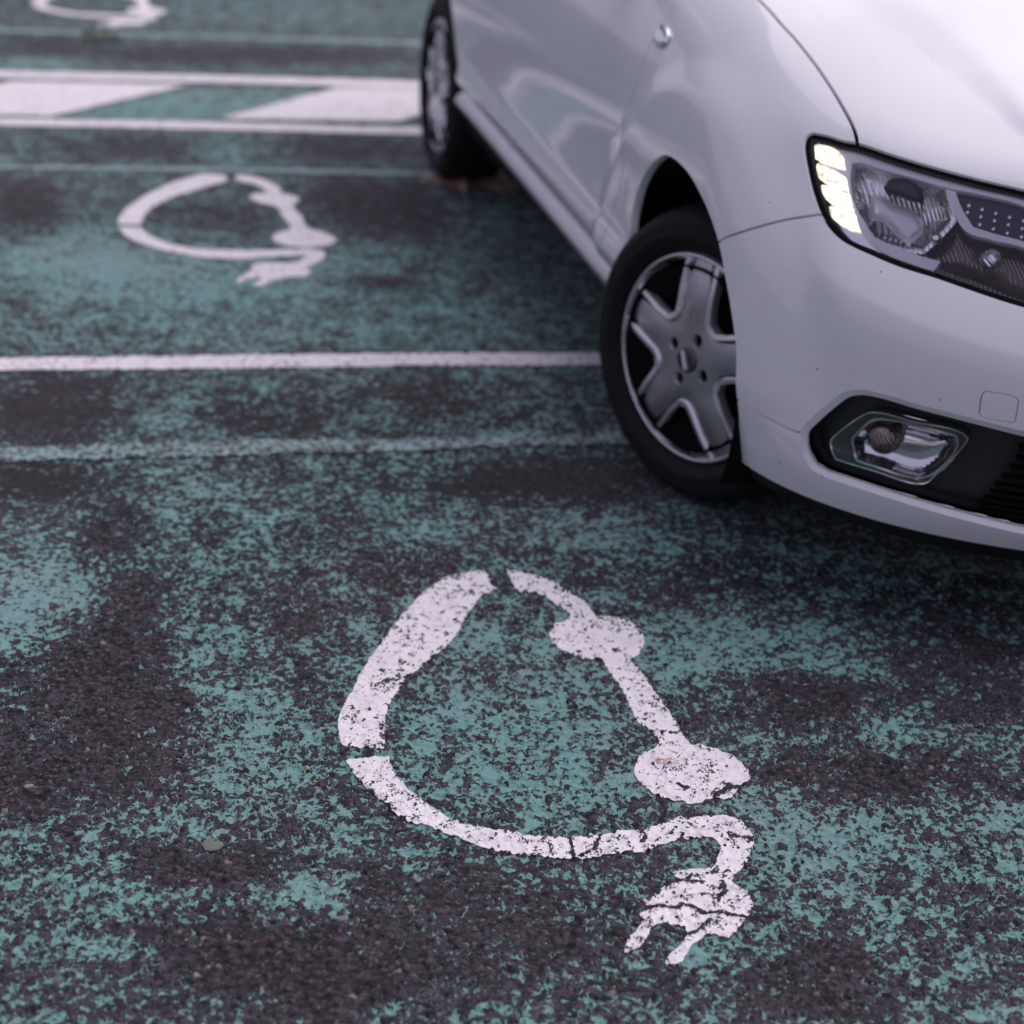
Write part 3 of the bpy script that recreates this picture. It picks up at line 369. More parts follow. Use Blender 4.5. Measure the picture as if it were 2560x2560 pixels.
    if gk:   # thin chalky residue between bare stones
        vein = g.m('MULTIPLY', g.m('MULTIPLY', g.ss(c, -.95, -.1), g.ss(fine, .50, .62)), g.ss(d1, .34, .52))
        col = g.mix(g.m('MULTIPLY', vein, .45), col, rgb(.20, .29, .285))
    g.put(b.inputs['Base Color'], col)
    g.put(b.inputs['Roughness'], g.m('MULTIPLY_ADD', paint, -.12, .82))
    b.inputs['Specular IOR Level'].default_value = .3
    fa = g.n('ShaderNodeAttribute', attribute_name='dense').outputs['Fac']
    hgt = g.m('MULTIPLY', hgt, g.m('MULTIPLY_ADD', paint, -.22, 1.))
    bp = g.n('ShaderNodeBump'); bp.inputs['Distance'].default_value = .0045
    g.put(bp.inputs['Strength'], g.m('MULTIPLY_ADD', fa, -.15, 1. if gk else .6))
    g.put(bp.inputs['Height'], hgt); t.links.new(bp.outputs[0], b.inputs['Normal'])
    # where the mesh is dense enough the stones really stand up
    dp = g.n('ShaderNodeDisplacement'); dp.inputs['Midlevel'].default_value = 0; dp.inputs['Scale'].default_value = 1
    g.put(dp.inputs['Height'], g.m('MULTIPLY', g.m('MULTIPLY', g.m('SUBTRACT', hgt, 1.), fa), .0075)); t.links.new(dp.outputs[0], out.inputs['Displacement'])
    m.displacement_method = 'DISPLACEMENT'
    return m
M = {}
M['ground'] = ground_mat('worn_green_asphalt', 'ground')
M['white_line'] = ground_mat('worn_white_road_paint', 'white')
M['old_line'] = ground_mat('faded_pale_line_paint', 'old')

def car_paint():
    m, t, b, o = new_mat('white_car_paint'); g = G(t)
    oc = g.n('ShaderNodeTexCoord').outputs['Object']
    nz = g.noise(oc, 3, 4).outputs[0]
    v = g.vor(oc, 38); rr = g.sep(v.outputs['Color'])
    speck = g.m('MULTIPLY', g.m('LESS_THAN', v.outputs['Distance'], g.m('MULTIPLY', rr[1], .085)), g.m('GREATER_THAN', rr[0], .80))
    col = g.mix(nz, rgb(.68, .68, .70), rgb(.73, .73, .75))
    dirt = g.m('MULTIPLY', g.ss(g.noise(oc, 9, 5, .65).outputs[0], .5, .8), .14)
    col = g.mix(dirt, col, rgb(.42, .38, .36))
    col = g.mix(g.m('MULTIPLY', speck, .75), col, rgb(.10, .08, .08))
    g.put(b.inputs['Base Color'], col); b.inputs['Roughness'].default_value = .38
    b.inputs['Coat Weight'].default_value = 1; b.inputs['Coat Roughness'].default_value = .08; b.inputs['Coat IOR'].default_value = 1.5
    b.inputs['Specular IOR Level'].default_value = .3
    bp = g.n('ShaderNodeBump'); bp.inputs['Strength'].default_value = .02; bp.inputs['Distance'].default_value = .001
    g.put(bp.inputs['Height'], g.noise(oc, 160, 1).outputs[0]); t.links.new(bp.outputs[0], b.inputs['Coat Normal'])
    return m
M['paint'] = car_paint()
M['black_trim'] = simple('black_trim', (.012, .012, .014), .45, bump=(600, .3))
M['rubber'] = simple('tyre_rubber', (.007, .0065, .007), .75, bump=(300, .4), spec=.3)
M['dark'] = simple('underbody_black', (.006, .006, .006), .9, spec=.1)
M['chrome'] = simple('chrome', (.82, .82, .85), .10, 1.)
M['satin_chrome'] = simple('satin_bezel', (.86, .86, .92), .25, .25, coat=.8)
M['cover'] = simple('wheel_cover_silver', (.52, .49, .52), .30, .85, coat=.4)
M['emblem'] = simple('emblem_white', (.80, .79, .82), .3, .2)
M['cover_edge'] = simple('wheel_cover_bright', (.78, .75, .79), .28, .7)
M['housing'] = simple('lamp_housing', (.035, .030, .032), .35)
M['brown_reflector'] = simple('shaded_reflector', (.22, .17, .16), .18, 1.)
M['indicator'] = simple('indicator_dark', (.035, .038, .06), .22, .6)
M['cabin'] = simple('cabin_dark', (.02, .02, .022), .8)
def ribbed(name, col, rough, scale):
    m, t, b, o = new_mat(name); g = G(t); oc = g.n('ShaderNodeTexCoord').outputs['Object']
    w = g.n('ShaderNodeTexWave', wave_type='BANDS', bands_direction='DIAGONAL'); g.put(w.inputs['Vector'], oc); w.inputs['Scale'].default_value = scale; w.inputs['Distortion'].default_value = .5
    bp = g.n('ShaderNodeBump'); bp.inputs['Strength'].default_value = .6; bp.inputs['Distance'].default_value = .002; g.put(bp.inputs['Height'], w.outputs[0])
    b.inputs['Base Color'].default_value = rgb(*col); b.inputs['Metallic'].default_value = .92; b.inputs['Roughness'].default_value = rough
    t.links.new(bp.outputs[0], b.inputs['Normal']); return m
M['ribbed'] = ribbed('ribbed_reflector', (.95, .95, .97), .09, 48)
M['ribbed_dark'] = ribbed('smoked_reflector', (.20, .16, .155), .08, 62)
def clear():
    m = bpy.data.materials.new('clear_lens'); m.use_nodes = True; t = m.node_tree; t.nodes.clear(); g = G(t)
    fr = g.n('ShaderNodeFresnel'); fr.inputs[0].default_value = 1.5
    tr = g.n('ShaderNodeBsdfTransparent'); tr.inputs[0].default_value = rgb(.93, .93, .95)
    gl = g.n('ShaderNodeBsdfGlossy'); gl.inputs['Roughness'].default_value = .02
    mx = g.n('ShaderNodeMixShader'); o = g.n('ShaderNodeOutputMaterial')
    t.links.new(fr.outputs[0], mx.inputs[0]); t.links.new(tr.outputs[0], mx.inputs[1]); t.links.new(gl.outputs[0], mx.inputs[2]); t.links.new(mx.outputs[0], o.inputs[0])
    return m
M['clear'] = clear()
def glass_dark():
    m, t, b, o = new_mat('tinted_glass'); b.inputs['Base Color'].default_value = rgb(.02, .024, .026); b.inputs['Roughness'].default_value = .04; b.inputs['Coat Weight'].default_value = .6; return m
M['glass'] = glass_dark()
def lit(name, col, k):
    m, t, b, o = new_mat(name); g = G(t); oc = g.n('ShaderNodeTexCoord').outputs['Object']
    f = g.noise(oc, 90, 2).outputs[0]
    b.inputs['Base Color'].default_value = rgb(.6, .58, .55); b.inputs['Roughness'].default_value = .2
    b.inputs['Emission Color'].default_value = rgb(*col); g.put(b.inputs['Emission Strength'], g.m('MULTIPLY', g.m('MULTIPLY_ADD', g.ss(f, .25, .6), .75, .25), k))
    return m
M['drl'] = lit('daytime_light', (1, .88, .68), 1.6)
M['leaf'] = simple('dry_leaf_and_warm_light', (.66, .42, .32), .8)  # leaf scrap colour, kept pale and warm to stand for light under the car
M['weed'] = simple('weed_leaf', (.10, .11, .03), .7)
M['pebble_pale'] = simple('pebble_pale', (.28, .24, .235), .8)
M['pebble_dark'] = simple('pebble_dark', (.13, .11, .12), .8)
M['pebble_ochre'] = simple('pebble_ochre', (.42, .30, .17), .8)
M['fog_trim'] = simple('fog_lamp_trim', (.10, .11, .11), .22, .7)
M['rust'] = simple('rusty_stone', (.15, .17, .14), .85, bump=(120, .8))

# ------------------------------------------------------------------ ground
def axis(zones, far, ratio=1.22):
    x = []
    for a, b, st in zones: x += list(np.linspace(a, b, int(round((b-a)/st)), endpoint=False))
    st = zones[-1][2]; hi = [zones[-1][1]]
    while hi[-1] < far: st *= ratio; hi.append(hi[-1]+st)
    st = zones[0][2]; lo = [zones[0][0]]
    while lo[-1] > -far: st *= ratio; lo.append(lo[-1]-st)
    return np.array(lo[:0:-1]+x+hi)
DX, DY, DS = (-.86, 1.08), (1.74, 3.30), .0032
gx = axis([(-3.2, DX[0], .04), (*DX, DS), (DX[1], 2.2, .05)], 400); gy = axis([(1.5, DY[0], .04), (*DY, DS), (DY[1], 10., .035)], 400)
X, Y = np.meshgrid(gx, gy, indexing='ij'); P = np.stack([X.ravel(), Y.ravel()], 1)
wear = np.full(len(P), -.46)
for cx, cy, rx, ry, a, amp in GROUND['wear']:
    dx, dy = P[:, 0]-cx, P[:, 1]-cy; c, s = math.cos(a), math.sin(a)
    e = ((dx*c+dy*s)/rx)**2+((-dx*s+dy*c)/ry)**2
    wear += amp*np.exp(-.5*e**1.5)
def dense_at(p):
    k = .05; return np.clip(np.minimum.reduce([p[:, 0]-DX[0], DX[1]-p[:, 0], p[:, 1]-DY[0], DY[1]-p[:, 1]])/k, 0, 1)
nx, ny = len(gx), len(gy); I = np.arange(nx*ny).reshape(nx, ny)
Q = np.stack([I[:-1, :-1], I[1:, :-1], I[1:, 1:], I[:-1, 1:]], -1).reshape(-1)
me = bpy.data.meshes.new('parking_ground'); me.vertices.add(nx*ny); me.vertices.foreach_set('co', np.c_[P, np.zeros(len(P))].astype(np.float32).ravel())
nq = len(Q)//4; me.loops.add(len(Q)); me.loops.foreach_set('vertex_index', Q.astype(np.int32)); me.polygons.add(nq)
me.polygons.foreach_set('loop_start', np.arange(0, len(Q), 4, dtype=np.int32)); me.polygons.foreach_set('loop_total', np.full(nq, 4, np.int32)); me.polygons.foreach_set('use_smooth', np.ones(nq, bool)); me.update(calc_edges=True)
tar = np.zeros(len(P))
for cx, cy, rx, ry, a, amp in GROUND['tar']:
    dx, dy = P[:, 0]-cx, P[:, 1]-cy; c, s = math.cos(a), math.sin(a)
    tar += amp*np.exp(-.5*(((dx*c+dy*s)/rx)**2+((-dx*s+dy*c)/ry)**2)**1.5)
nearP = np.where((P[:, 0] > -.9) & (P[:, 0] < 1.1) & (P[:, 1] > 1.7) & (P[:, 1] < 3.4))[0]
for ln, half, k in GROUND['ground_cracks']:
    f = np.clip(1-edge_dist(P[nearP], np.array(ln), False)/half, 0, 1); wear[nearP] -= 2*f; tar[nearP] += k*f
for an, vals in (('wear', wear), ('dense', dense_at(P)), ('tar', np.clip(tar, 0, 1))):
    at = me.attributes.new(an, 'FLOAT', 'POINT'); at.data.foreach_set('value', vals.astype(np.float32))
me.materials.append(M['ground']); ground = bpy.data.objects.new('parking_ground', me); COL.objects.link(ground)
tag(ground, 'dark asphalt parking ground with worn sea green coating', kind='structure')

# ------------------------------------------------------------------ painted markings (thin sheets 4 mm above the asphalt)
rng = np.random.default_rng(4)
def ragged(poly, step, amp, corner=62):
    q = smooth_line(poly, step, True, corner); n = len(q)
    t = np.roll(q, -1, 0)-np.roll(q, 1, 0); t /= np.linalg.norm(t, axis=1)[:, None]+1e-9
    k = rng.normal(0, 1, n); k = (k+.6*np.roll(k, 1)+.6*np.roll(k, -1))/1.4
    return q+np.stack([-t[:, 1], t[:, 0]], 1)*(k*amp)[:, None]
def sheet(name, poly, z, mat, parent=None, step=.006, amp=.0012, cov=1.0, edge=.005, grid=.012, cracks=(), org=(0, 0), corner=62):
    """flat paint film with a per-vertex wear value: thinner towards its edges and along cracks"""
    q = ragged(poly, step, amp, corner); lo, hi = q.min(0), q.max(0)
    gp = np.stack([a.ravel() for a in np.meshgrid(np.arange(lo[0], hi[0], grid), np.arange(lo[1], hi[1], grid), indexing='ij')], 1)
    gp = gp+rng.uniform(-.3, .3, gp.shape)*grid
    gp = gp[inside(gp, q)]
    if len(gp): gp = gp[edge_dist(gp, q) > grid*.35]
    V, T = cdt(gp, [q]); c = V[T].mean(1); T = T[inside(c, q)]
    e1, e2 = V[T[:, 1]]-V[T[:, 0]], V[T[:, 2]]-V[T[:, 0]]; fl = (e1[:, 0]*e2[:, 1]-e1[:, 1]*e2[:, 0]) < 0
    T[fl] = T[fl][:, ::-1]
    o = mesh_obj(name, np.c_[V, np.full(len(V), z)], T, mat, parent, smooth=False)
    w = cov-.40*(1-np.clip(edge_dist(V, q)/edge, 0, 1))
    for ln, half, k in cracks: w -= k*np.clip(1-edge_dist(V+np.array(org), np.array(ln), False)/half, 0, 1)
    for an, vals in (('wear', w), ('dense', dense_at(V+np.array(org))*(grid < .006))):
        at = o.data.attributes.new(an, 'FLOAT', 'POINT'); at.data.foreach_set('value', vals.astype(np.float32))
    o.data.polygons.foreach_set('use_smooth', [True]*len(o.data.polygons))
    return o
def symbol(polys, shift, label, z=.002, step=.006, amp=.0012, grid=.012, cov=1.0, cracks=()):
    base = np.array(polys[1]).mean(0)+shift
    e = empty('plug_symbol', (base[0], base[1], 0)); tag(e, label, 'ground marking', 'charging plug symbols painted in the bays')
    for nm, pl in zip(('cable_arc', 'cable_and_plug', 'connector'), polys):
        sheet(nm, np.array(pl)+shift-base, z, M['white_line'], e, step, amp, grid=grid, cov=cov, cracks=cracks, org=base)
    return e
symbol(GROUND['near'], np.zeros(2), 'cracked white plug and cable symbol on the ground beside the front bumper', grid=.0034, step=.0045, amp=.0005, z=.0025, cov=.60, cracks=GROUND['cracks'])
symbol(GROUND['mid'], np.zeros(2), 'white plug and cable symbol between the single bay line and the hatched strip', step=.012, cov=.68)
symbol(GROUND['mid'], np.array(GROUND['far_shift']), 'white plug and cable symbol beyond the hatched strip', step=.012, cov=.68)
def extend(poly, right=0.):
    return poly
o = sheet('bay_line', GROUND['bay_line'], .003, M['white_line'], step=.02, amp=.002, cov=.52); tag(o, 'single white bay line running up to the front wheel', 'line marking')
hb = np.array(GROUND['hatch_near']).mean(0)
he = empty('hatched_strip', (hb[0], hb[1], 0)); tag(he, 'white hatched strip with two border lines running up to the rear wheel', 'line marking')
for nm, k, z in (('border_line', 'hatch_near', .004), ('border_line', 'hatch_far', .004)):
    sheet(nm, np.array(GROUND[k])-hb, z, M['white_line'], he, step=.03, amp=.003, cov=.62, grid=.03, corner=15)
for k in range(-2, 2):
    sheet('hatch_bar', np.array(GROUND['hatch_bar'])+k*np.array(GROUND['hatch_pitch'])-hb, .0065, M['white_line'], he, step=.03, amp=.003, cov=.62, grid=.03, corner=15)
for k, lb in (('old_line_near', 'faded pale green line crossing the bay under the front wheel'), ('old_line_mid', 'faded grey green line along the near side of the hatched strip'), ('old_line_far', 'very faint grey line beyond the hatched strip')):
    o = sheet('faded_line', GROUND[k], .003, M['old_line'], step=.02, amp=.004, cov=.05 if 'near' in k else .45, grid=.02, edge=.001); tag(o, lb, 'line marking')

# ------------------------------------------------------------------ the car
CAR_O = (1.11195, 3.78463, 0.); CAR_YAW = -1.30456; STEER = .41823
car = empty('car', CAR_O, CAR_YAW)
tag(car, 'white car standing across the bays with its front wheel turned and daytime lamps lit', 'car')
LN = {k: np.array(v) for k, v in BODY_LINES.items()}
def sv3(d): return body(d[:, 0], d[:, 1]/VS)
def svn(d):
    n = body_n(d[:, 0], d[:, 1]/VS); e = d[:, 0] > SB-1e-4; n[e, 1] = 0; n /= np.linalg.norm(n, axis=1)[:, None]+1e-12; return n
def offset_line(d, w):
    """2-D band of half width w metres (measured on the surface) around an open domain polyline"""
    d = np.asarray(d); J = 1e-3; a = sv3(d); es = (sv3(d+np.array([J, 0]))-a)/J; ev = (sv3(d+np.array([0, J]))-a)/J
    t = np.gradient(d, axis=0); T = es*t[:, :1]+ev*t[:, 1:]; T /= np.linalg.norm(T, axis=1)[:, None]+1e-12
    S3 = np.cross(np.nan_to_num(svn(d)), T)
    out = []
    for i in range(len(d)):
        A = np.stack([es[i], ev[i]], 1); out.append(np.linalg.lstsq(A, S3[i], rcond=None)[0])
    o = np.array(out); o = np.nan_to_num(o); return d+o*w, d-o*w
def inflate(poly, w):
    """closed outline pushed outward on the surface by w metres"""
    q = np.asarray(poly); area = .5*np.sum(q[:, 0]*np.roll(q[:, 1], -1)-q[:, 1]*np.roll(q[:, 0], -1))
    qq = np.concatenate([q[-2:], q, q[:2]]); a, b = offset_line(qq, w)
    r = (b if area > 0 else a)[2:-2]
    if (area > 0) != True: r = a[2:-2]
    r2 = (a if area > 0 else b)[2:-2]
    def ar(z): return abs(.5*np.sum(z[:, 0]*np.roll(z[:, 1], -1)-z[:, 1]*np.roll(z[:, 0], -1)))
    return r if (ar(r) > ar(r2)) == (w > 0) else r2

lines = {}
for k in ('hood_gap', 'seam_upper', 'seam_lower', 'door_gap'):
    lines[k] = smooth_line(dom(LN[k]), .012, False)
lines['door_gap_rear'] = dom(np.array([(-1.02, -.2), (-1.02, 2.0), (-1.03, 5.0), (-1.06, 8.0), (-1.07, 9.6)]))
lines['door_gap_rear'] = smooth_line(lines['door_gap_rear'], .03, False)
holes = {k: smooth_line(dom(LN[k]), .010, True, 40) for k in ('front_arch', 'rear_arch', 'headlight', 'fog_recess')}
holes['fog_outer'] = inflate(holes['fog_recess'], .012)
holes['grille'] = dom(np.array([(1.46, 5.6), (1.83, 5.4), (1.83, 8.0), (1.46, 7.85)]))
bands = {}
for k, l in lines.items():
    a, b = offset_line(l, .0025 if k != 'hood_gap' else .0034); bands[k] = np.concatenate([a, b[::-1]])
tw = smooth_line(dom(LN['tow_cover']), .006, True, 44)
tw_in = inflate(tw, -.0017)
rep = smooth_line(dom(LN['repeater']), .006, True, 70)

sg = np.concatenate([np.linspace(-3.1, 0, 70)[:-1], np.linspace(0, SA, 52)[:-1], np.linspace(SA, SB, 96)])
vg = np.concatenate([np.linspace(0, 2, 30)[:-1], np.linspace(2, 3.8, 22)[:-1], np.linspace(3.8, 6, 56)[:-1], np.linspace(6, 10, 46)[:-1], np.linspace(10, 12.99, 30)])*VS
Gs, Gv = np.meshgrid(sg, vg, indexing='ij'); GP = np.stack([Gs.ravel(), Gv.ravel()], 1)
BELT = 8.9*VS
GP = GP[(GP[:, 0] >= -1e-6) | (GP[:, 1] < BELT-.003)]
cons = [holes['front_arch'], holes['rear_arch'], holes['headlight'], holes['fog_outer'], holes['grille'], tw, tw_in]+list(bands.values())
near = np.full(len(GP), 1e9)
for pl in cons: near = np.minimum(near, edge_dist(GP, pl))
edge_pt = (GP[:, 0] > SB-1e-6) | (GP[:, 1] < 1e-6)
GP = GP[(near > .0035) | edge_pt]
belt = np.stack([np.linspace(-3.1, 0, 70), np.full(70, BELT)], 1)
frame = np.concatenate([np.array([(-3.1, 0), (SB, 0), (SB, 12.99*VS), (0, 12.99*VS)]), belt[::-1]])
CV, CF = cdt(GP, cons+[frame])
CV[:, 0] = np.minimum(CV[:, 0], SB+.1)
cen = CV[CF].mean(1)
keep = inside(cen, frame) & (cen[:, 0] < SB) & (cen[:, 1] > 0)
for k in ('front_arch', 'rear_arch', 'headlight', 'fog_outer', 'grille'): keep &= ~inside(cen, holes[k])
for pl in bands.values(): keep &= ~inside(cen, pl)
ring = inside(cen, tw) & ~inside(cen, tw_in); keep &= ~ring
e1, e2 = CV[CF[:, 1]]-CV[CF[:, 0]], CV[CF[:, 2]]-CV[CF[:, 0]]
ar = e1[:, 0]*e2[:, 1]-e1[:, 1]*e2[:, 0]; keep &= np.abs(ar) > 1e-10
CF[ar > 0] = CF[ar > 0][:, ::-1]
B3, BN = sv3(CV), svn(CV)
# orientation: faces must look along the outward normal
def outward(tris):
    a, b, c = B3[tris[:, 0]], B3[tris[:, 1]], B3[tris[:, 2]]; n = np.cross(b-a, c-a)
    return (n*BN[tris[:, 0]]).sum(1)
if np.median(outward(CF[keep])) < 0: CF = CF[:, ::-1].copy()
_bn_sign = 1
seeds = {'hood': (.6, 11.5), 'fender': (.55, 8.0), 'bumper': (1.2, 4.2), 'lower_bumper': (1.2, .3), 'front_door': (-.5, 5.), 'rear_door': (-1.3, 7.), 'tow_cover': tuple(LN['tow_cover'].mean(0))}
comps = comp_tris(CF, keep); cenk = {}
def nearest_comp(sv):
    t = dom(np.array([sv]))[0]; best = None
    for c in comps:
        d = np.hypot(*(cen[c]-t).T).min()
        if best is None or d < best[0]: best = (d, c)
    return best[1]
panels = {}
for nm, sv in seeds.items():
    c = nearest_comp(sv); panels[nm] = solid(B3, BN, CF[c], .018)
for nm in ('hood', 'bumper', 'lower_bumper'):
    h = panels[nm]; mesh_obj({'hood': 'hood', 'bumper': 'front_bumper', 'lower_bumper': 'bumper_skirt'}[nm], *[(lambda j: (j[0], j[1], M['paint'], car, j[2]))(join([h, mirror(*h)]))][0])
for nm, pn in (('fender', 'fender'), ('front_door', 'front_door'), ('rear_door', 'rear_door')):
    h = panels[nm]; mesh_obj(pn, h[0], h[1], M['paint'], car, h[2]); h = mirror(*h); mesh_obj(pn, h[0], h[1], M['paint'], car, h[2])
h = panels['tow_cover']; mesh_obj('tow_hook_cover', h[0], h[1], M['paint'], car, h[2])
# black backing behind every seam
for k, l in list(lines.items())+[('tow', np.concatenate([tw, tw[:1]]))]:
    l = l[(l[:, 1] > 0) & (l[:, 0] < SB)]
    a, b = offset_line(l, .008); V = np.concatenate([sv3(a)-svn(a)*.016, sv3(b)-svn(b)*.016]); n = len(a)
    Fc = [(i, i+1, n+i+1, n+i) for i in range(n-1)]
    mesh_obj('panel_seam', V, Fc, M['dark'], car); mesh_obj('panel_seam', V*np.array([1, -1, 1]), Fc, M['dark'], car)

def patch(name, poly, depth, mat, parent, wall=.006, step=.012, dfun=None, both=True, hole=None, holes_=()):
    """piece of the body surface inside a domain outline, sunk by depth, with edge walls"""
    q = np.asarray(poly); lo, hi = q.min(0), q.max(0)
    gx, gy = np.meshgrid(np.arange(lo[0]+step/2, hi[0], step), np.arange(lo[1]+step/2, hi[1], step), indexing='ij'); gp = np.stack([gx.ravel(), gy.ravel()], 1)
    pls = [q]+[np.asarray(h) for h in holes_]
    if len(gp):
        gp = gp[inside(gp, q)]
        if len(gp): gp = gp[np.min([edge_dist(gp, z) for z in pls], 0) > step*.3]
    V, T = cdt(gp, pls); c = V[T].mean(1); k = inside(c, q)
    for z in holes_: k &= ~inside(c, z)
    T = T[k]
    e1, e2 = V[T[:, 1]]-V[T[:, 0]], V[T[:, 2]]-V[T[:, 0]]; a = e1[:, 0]*e2[:, 1]-e1[:, 1]*e2[:, 0]; T = T[np.abs(a) > 1e-11]
    V[:, 0] = np.minimum(V[:, 0], SB)
    d = np.full(len(V), depth)
    if dfun is not None: d = d+dfun(V, q)
    n0 = svn(V); V3 = sv3(V)-n0*d[:, None]
    A, B, Cc = V3[T[:, 0]], V3[T[:, 1]], V3[T[:, 2]]; fn = np.cross(B-A, Cc-A); fl = (fn*n0[T[:, 0]]).sum(1) < 0; T[fl] = T[fl][:, ::-1]
    A, B, Cc = V3[T[:, 0]], V3[T[:, 1]], V3[T[:, 2]]; fn = np.cross(B-A, Cc-A)
    N3 = np.zeros_like(V3)
    if dfun is None: N3 = n0
    else:
        for i in range(3): np.add.at(N3, T[:, i], fn)
        N3 /= np.linalg.norm(N3, axis=1)[:, None]+1e-12
    s = solid(V3, N3, T, wall)
    o = mesh_obj(name, s[0], s[1], mat, parent, s[2]); r = [o]
    return o, s
def both_sides(name, poly, depth, mat, parents, **k):
    o, s = patch(name, poly, depth, mat, parents[0], **k); m = mirror(*s); o2 = mesh_obj(name, m[0], m[1], mat, parents[1], m[2]); return o, o2
def L(n, step=.006, corner=45): return smooth_line(dom(LN[n]), step, True, corner)
def bowl(dep, w):
    def f(V, q):
        e = np.clip(edge_dist(V, q)/w, 0, 1); return dep*np.sqrt(np.clip(1-(1-e)**2, 0, 1))
    return f

# head lamps: housing (part) with gasket, lens, bezel, lamps (sub-parts)
hl = holes['headlight']
hs = both_sides('headlight', inflate(hl, -.001), .075, M['housing'], (car, car), wall=-.066)
both_sides('gasket', inflate(hl, -.0012), .007, M['dark'], hs, wall=.012, holes_=(inflate(hl, -.0115),))
both_sides('lens', inflate(hl, -.0095), .0062, M['clear'], hs, wall=.002, step=.015)
both_sides('bezel', L('bezel'), .016, M['satin_chrome'], hs, wall=.028)
both_sides('drl_tray', L('drl_tray'), .030, M['chrome'], hs, wall=.01)
for i in range(4): both_sides('daytime_lamp', inflate(L('drl%d' % i, .004), .0018), .022, M['drl'], hs, wall=.007, step=.008, dfun=bowl(-.004, .010))
both_sides('reflector', L('reflector'), .028, M['ribbed'], hs, wall=.01, step=.007, dfun=bowl(.042, .060))
both_sides('bulb_shield', L('bulb_shade', .004), .032, M['indicator'], hs, wall=.03, step=.007, dfun=bowl(-.010, .02))
both_sides('bulb_holder', L('bulb_cap', .004), .050, M['satin_chrome'], hs, wall=.02, step=.007, dfun=bowl(-.014, .03))
both_sides('divider', L('divider', .005), .018, M['satin_chrome'], hs, wall=.03)
both_sides('indicator_lamp', L('indicator', .005), .034, M['indicator'], hs, wall=.01, step=.008)
lb = both_sides('low_beam_reflector', L('low_reflector', .005), .034, M['ribbed_dark'], hs, wall=.01, step=.007, dfun=bowl(.040, .05))
def disc_on(name, s_, v_, depth, r, mat, parents, h=.01):
    for sd_, pr in zip((1, -1), parents):
        q = dom(np.array([(s_, v_)])); c_ = (sv3(q)-svn(q)*depth)[0]; n_ = svn(q)[0]; mm = np.array([1, sd_, 1]); c_ = c_*mm; n_ = n_*mm
        bm = bmesh.new(); bmesh.ops.create_uvsphere(bm, u_segments=20, v_segments=10, radius=r)
        for v in bm.verts: v.co.z *= h/r
        me_ = bpy.data.meshes.new(name); bm.to_mesh(me_); bm.free(); me_.materials.append(mat); me_.polygons.foreach_set('use_smooth', [True]*len(me_.polygons))
        o_ = bpy.data.objects.new(name, me_); COL.objects.link(o_); o_.parent = pr; o_.location = c_; o_.rotation_euler = Vector(n_).to_track_quat('Z', 'Y').to_euler()
lq = LN['low_reflector'].mean(0)
disc_on('bulb', lq[0]+.015, lq[1]+.05, .040, .020, M['ribbed'], hs, .014)
disc_on('bulb', lq[0]-.075, lq[1]+.30, .034, .012, M['chrome'], hs, .010)
iq = LN['indicator'].mean(0)
for ii in range(6):
    for jj in range(3): disc_on('indicator_facet', iq[0]-.055+.022*ii, iq[1]+.28-.20*jj-.05*ii, .0325, .0045, M['chrome'], hs, .003)

# lower opening with fog lamps
def funnel(V, q): return .010*np.clip(edge_dist(V, holes['fog_outer'])/.012, 0, 1)
both_sides('fog_surround', holes['fog_outer'], .0, M['paint'], (car, car), wall=.004, step=.006, dfun=funnel, holes_=(holes['fog_recess'],))
fr = both_sides('lower_grille', inflate(holes['fog_recess'], .001), .048, M['black_trim'], (car, car), wall=-.040)
ff = L('fog_frame'); fi = L('fog_inner')
fo = both_sides('fog_lamp', ff, .040, M['housing'], (car, car), wall=.01)
both_sides('frame', ff, .014, M['fog_trim'], fo, wall=.028, holes_=(fi,), step=.008)
both_sides('trim_line', inflate(fi, .004), .012, M['chrome'], fo, wall=.006, holes_=(fi,), step=.008)
both_sides('trim_line', ff, .0125, M['chrome'], fo, wall=.006, holes_=(inflate(ff, -.0025),), step=.008)
both_sides('reflector', fi, .020, M['chrome'], fo, wall=.012, step=.007, dfun=bowl(.018, .035))
fb = sv3(dom(LN['fog_bulb'])); bn = svn(dom(LN['fog_bulb']))
rb = np.linalg.norm(fb[1]-fb[0])
def ball(name, c, r, mat, parent, sq=(1, 1, 1)):
    bm = bmesh.new(); bmesh.ops.create_uvsphere(bm, u_segments=20, v_segments=12, radius=r)
    me = bpy.data.meshes.new(name); bm.to_mesh(me); bm.free(); me.materials.append(mat); me.polygons.foreach_set('use_smooth', [True]*len(me.polygons))
    o = bpy.data.objects.new(name, me); COL.objects.link(o); o.location = c; o.scale = sq; o.parent = parent; return o
bc = fb[0]-bn[0]*.030
ball('bulb', bc, rb*.95, M['ribbed_dark'], fo[0]); ball('bulb', bc*np.array([1, -1, 1]), rb*.95, M['ribbed_dark'], fo[1])
both_sides('lens', inflate(ff, -.002), .010, M['clear'], fo, wall=.001, step=.012)
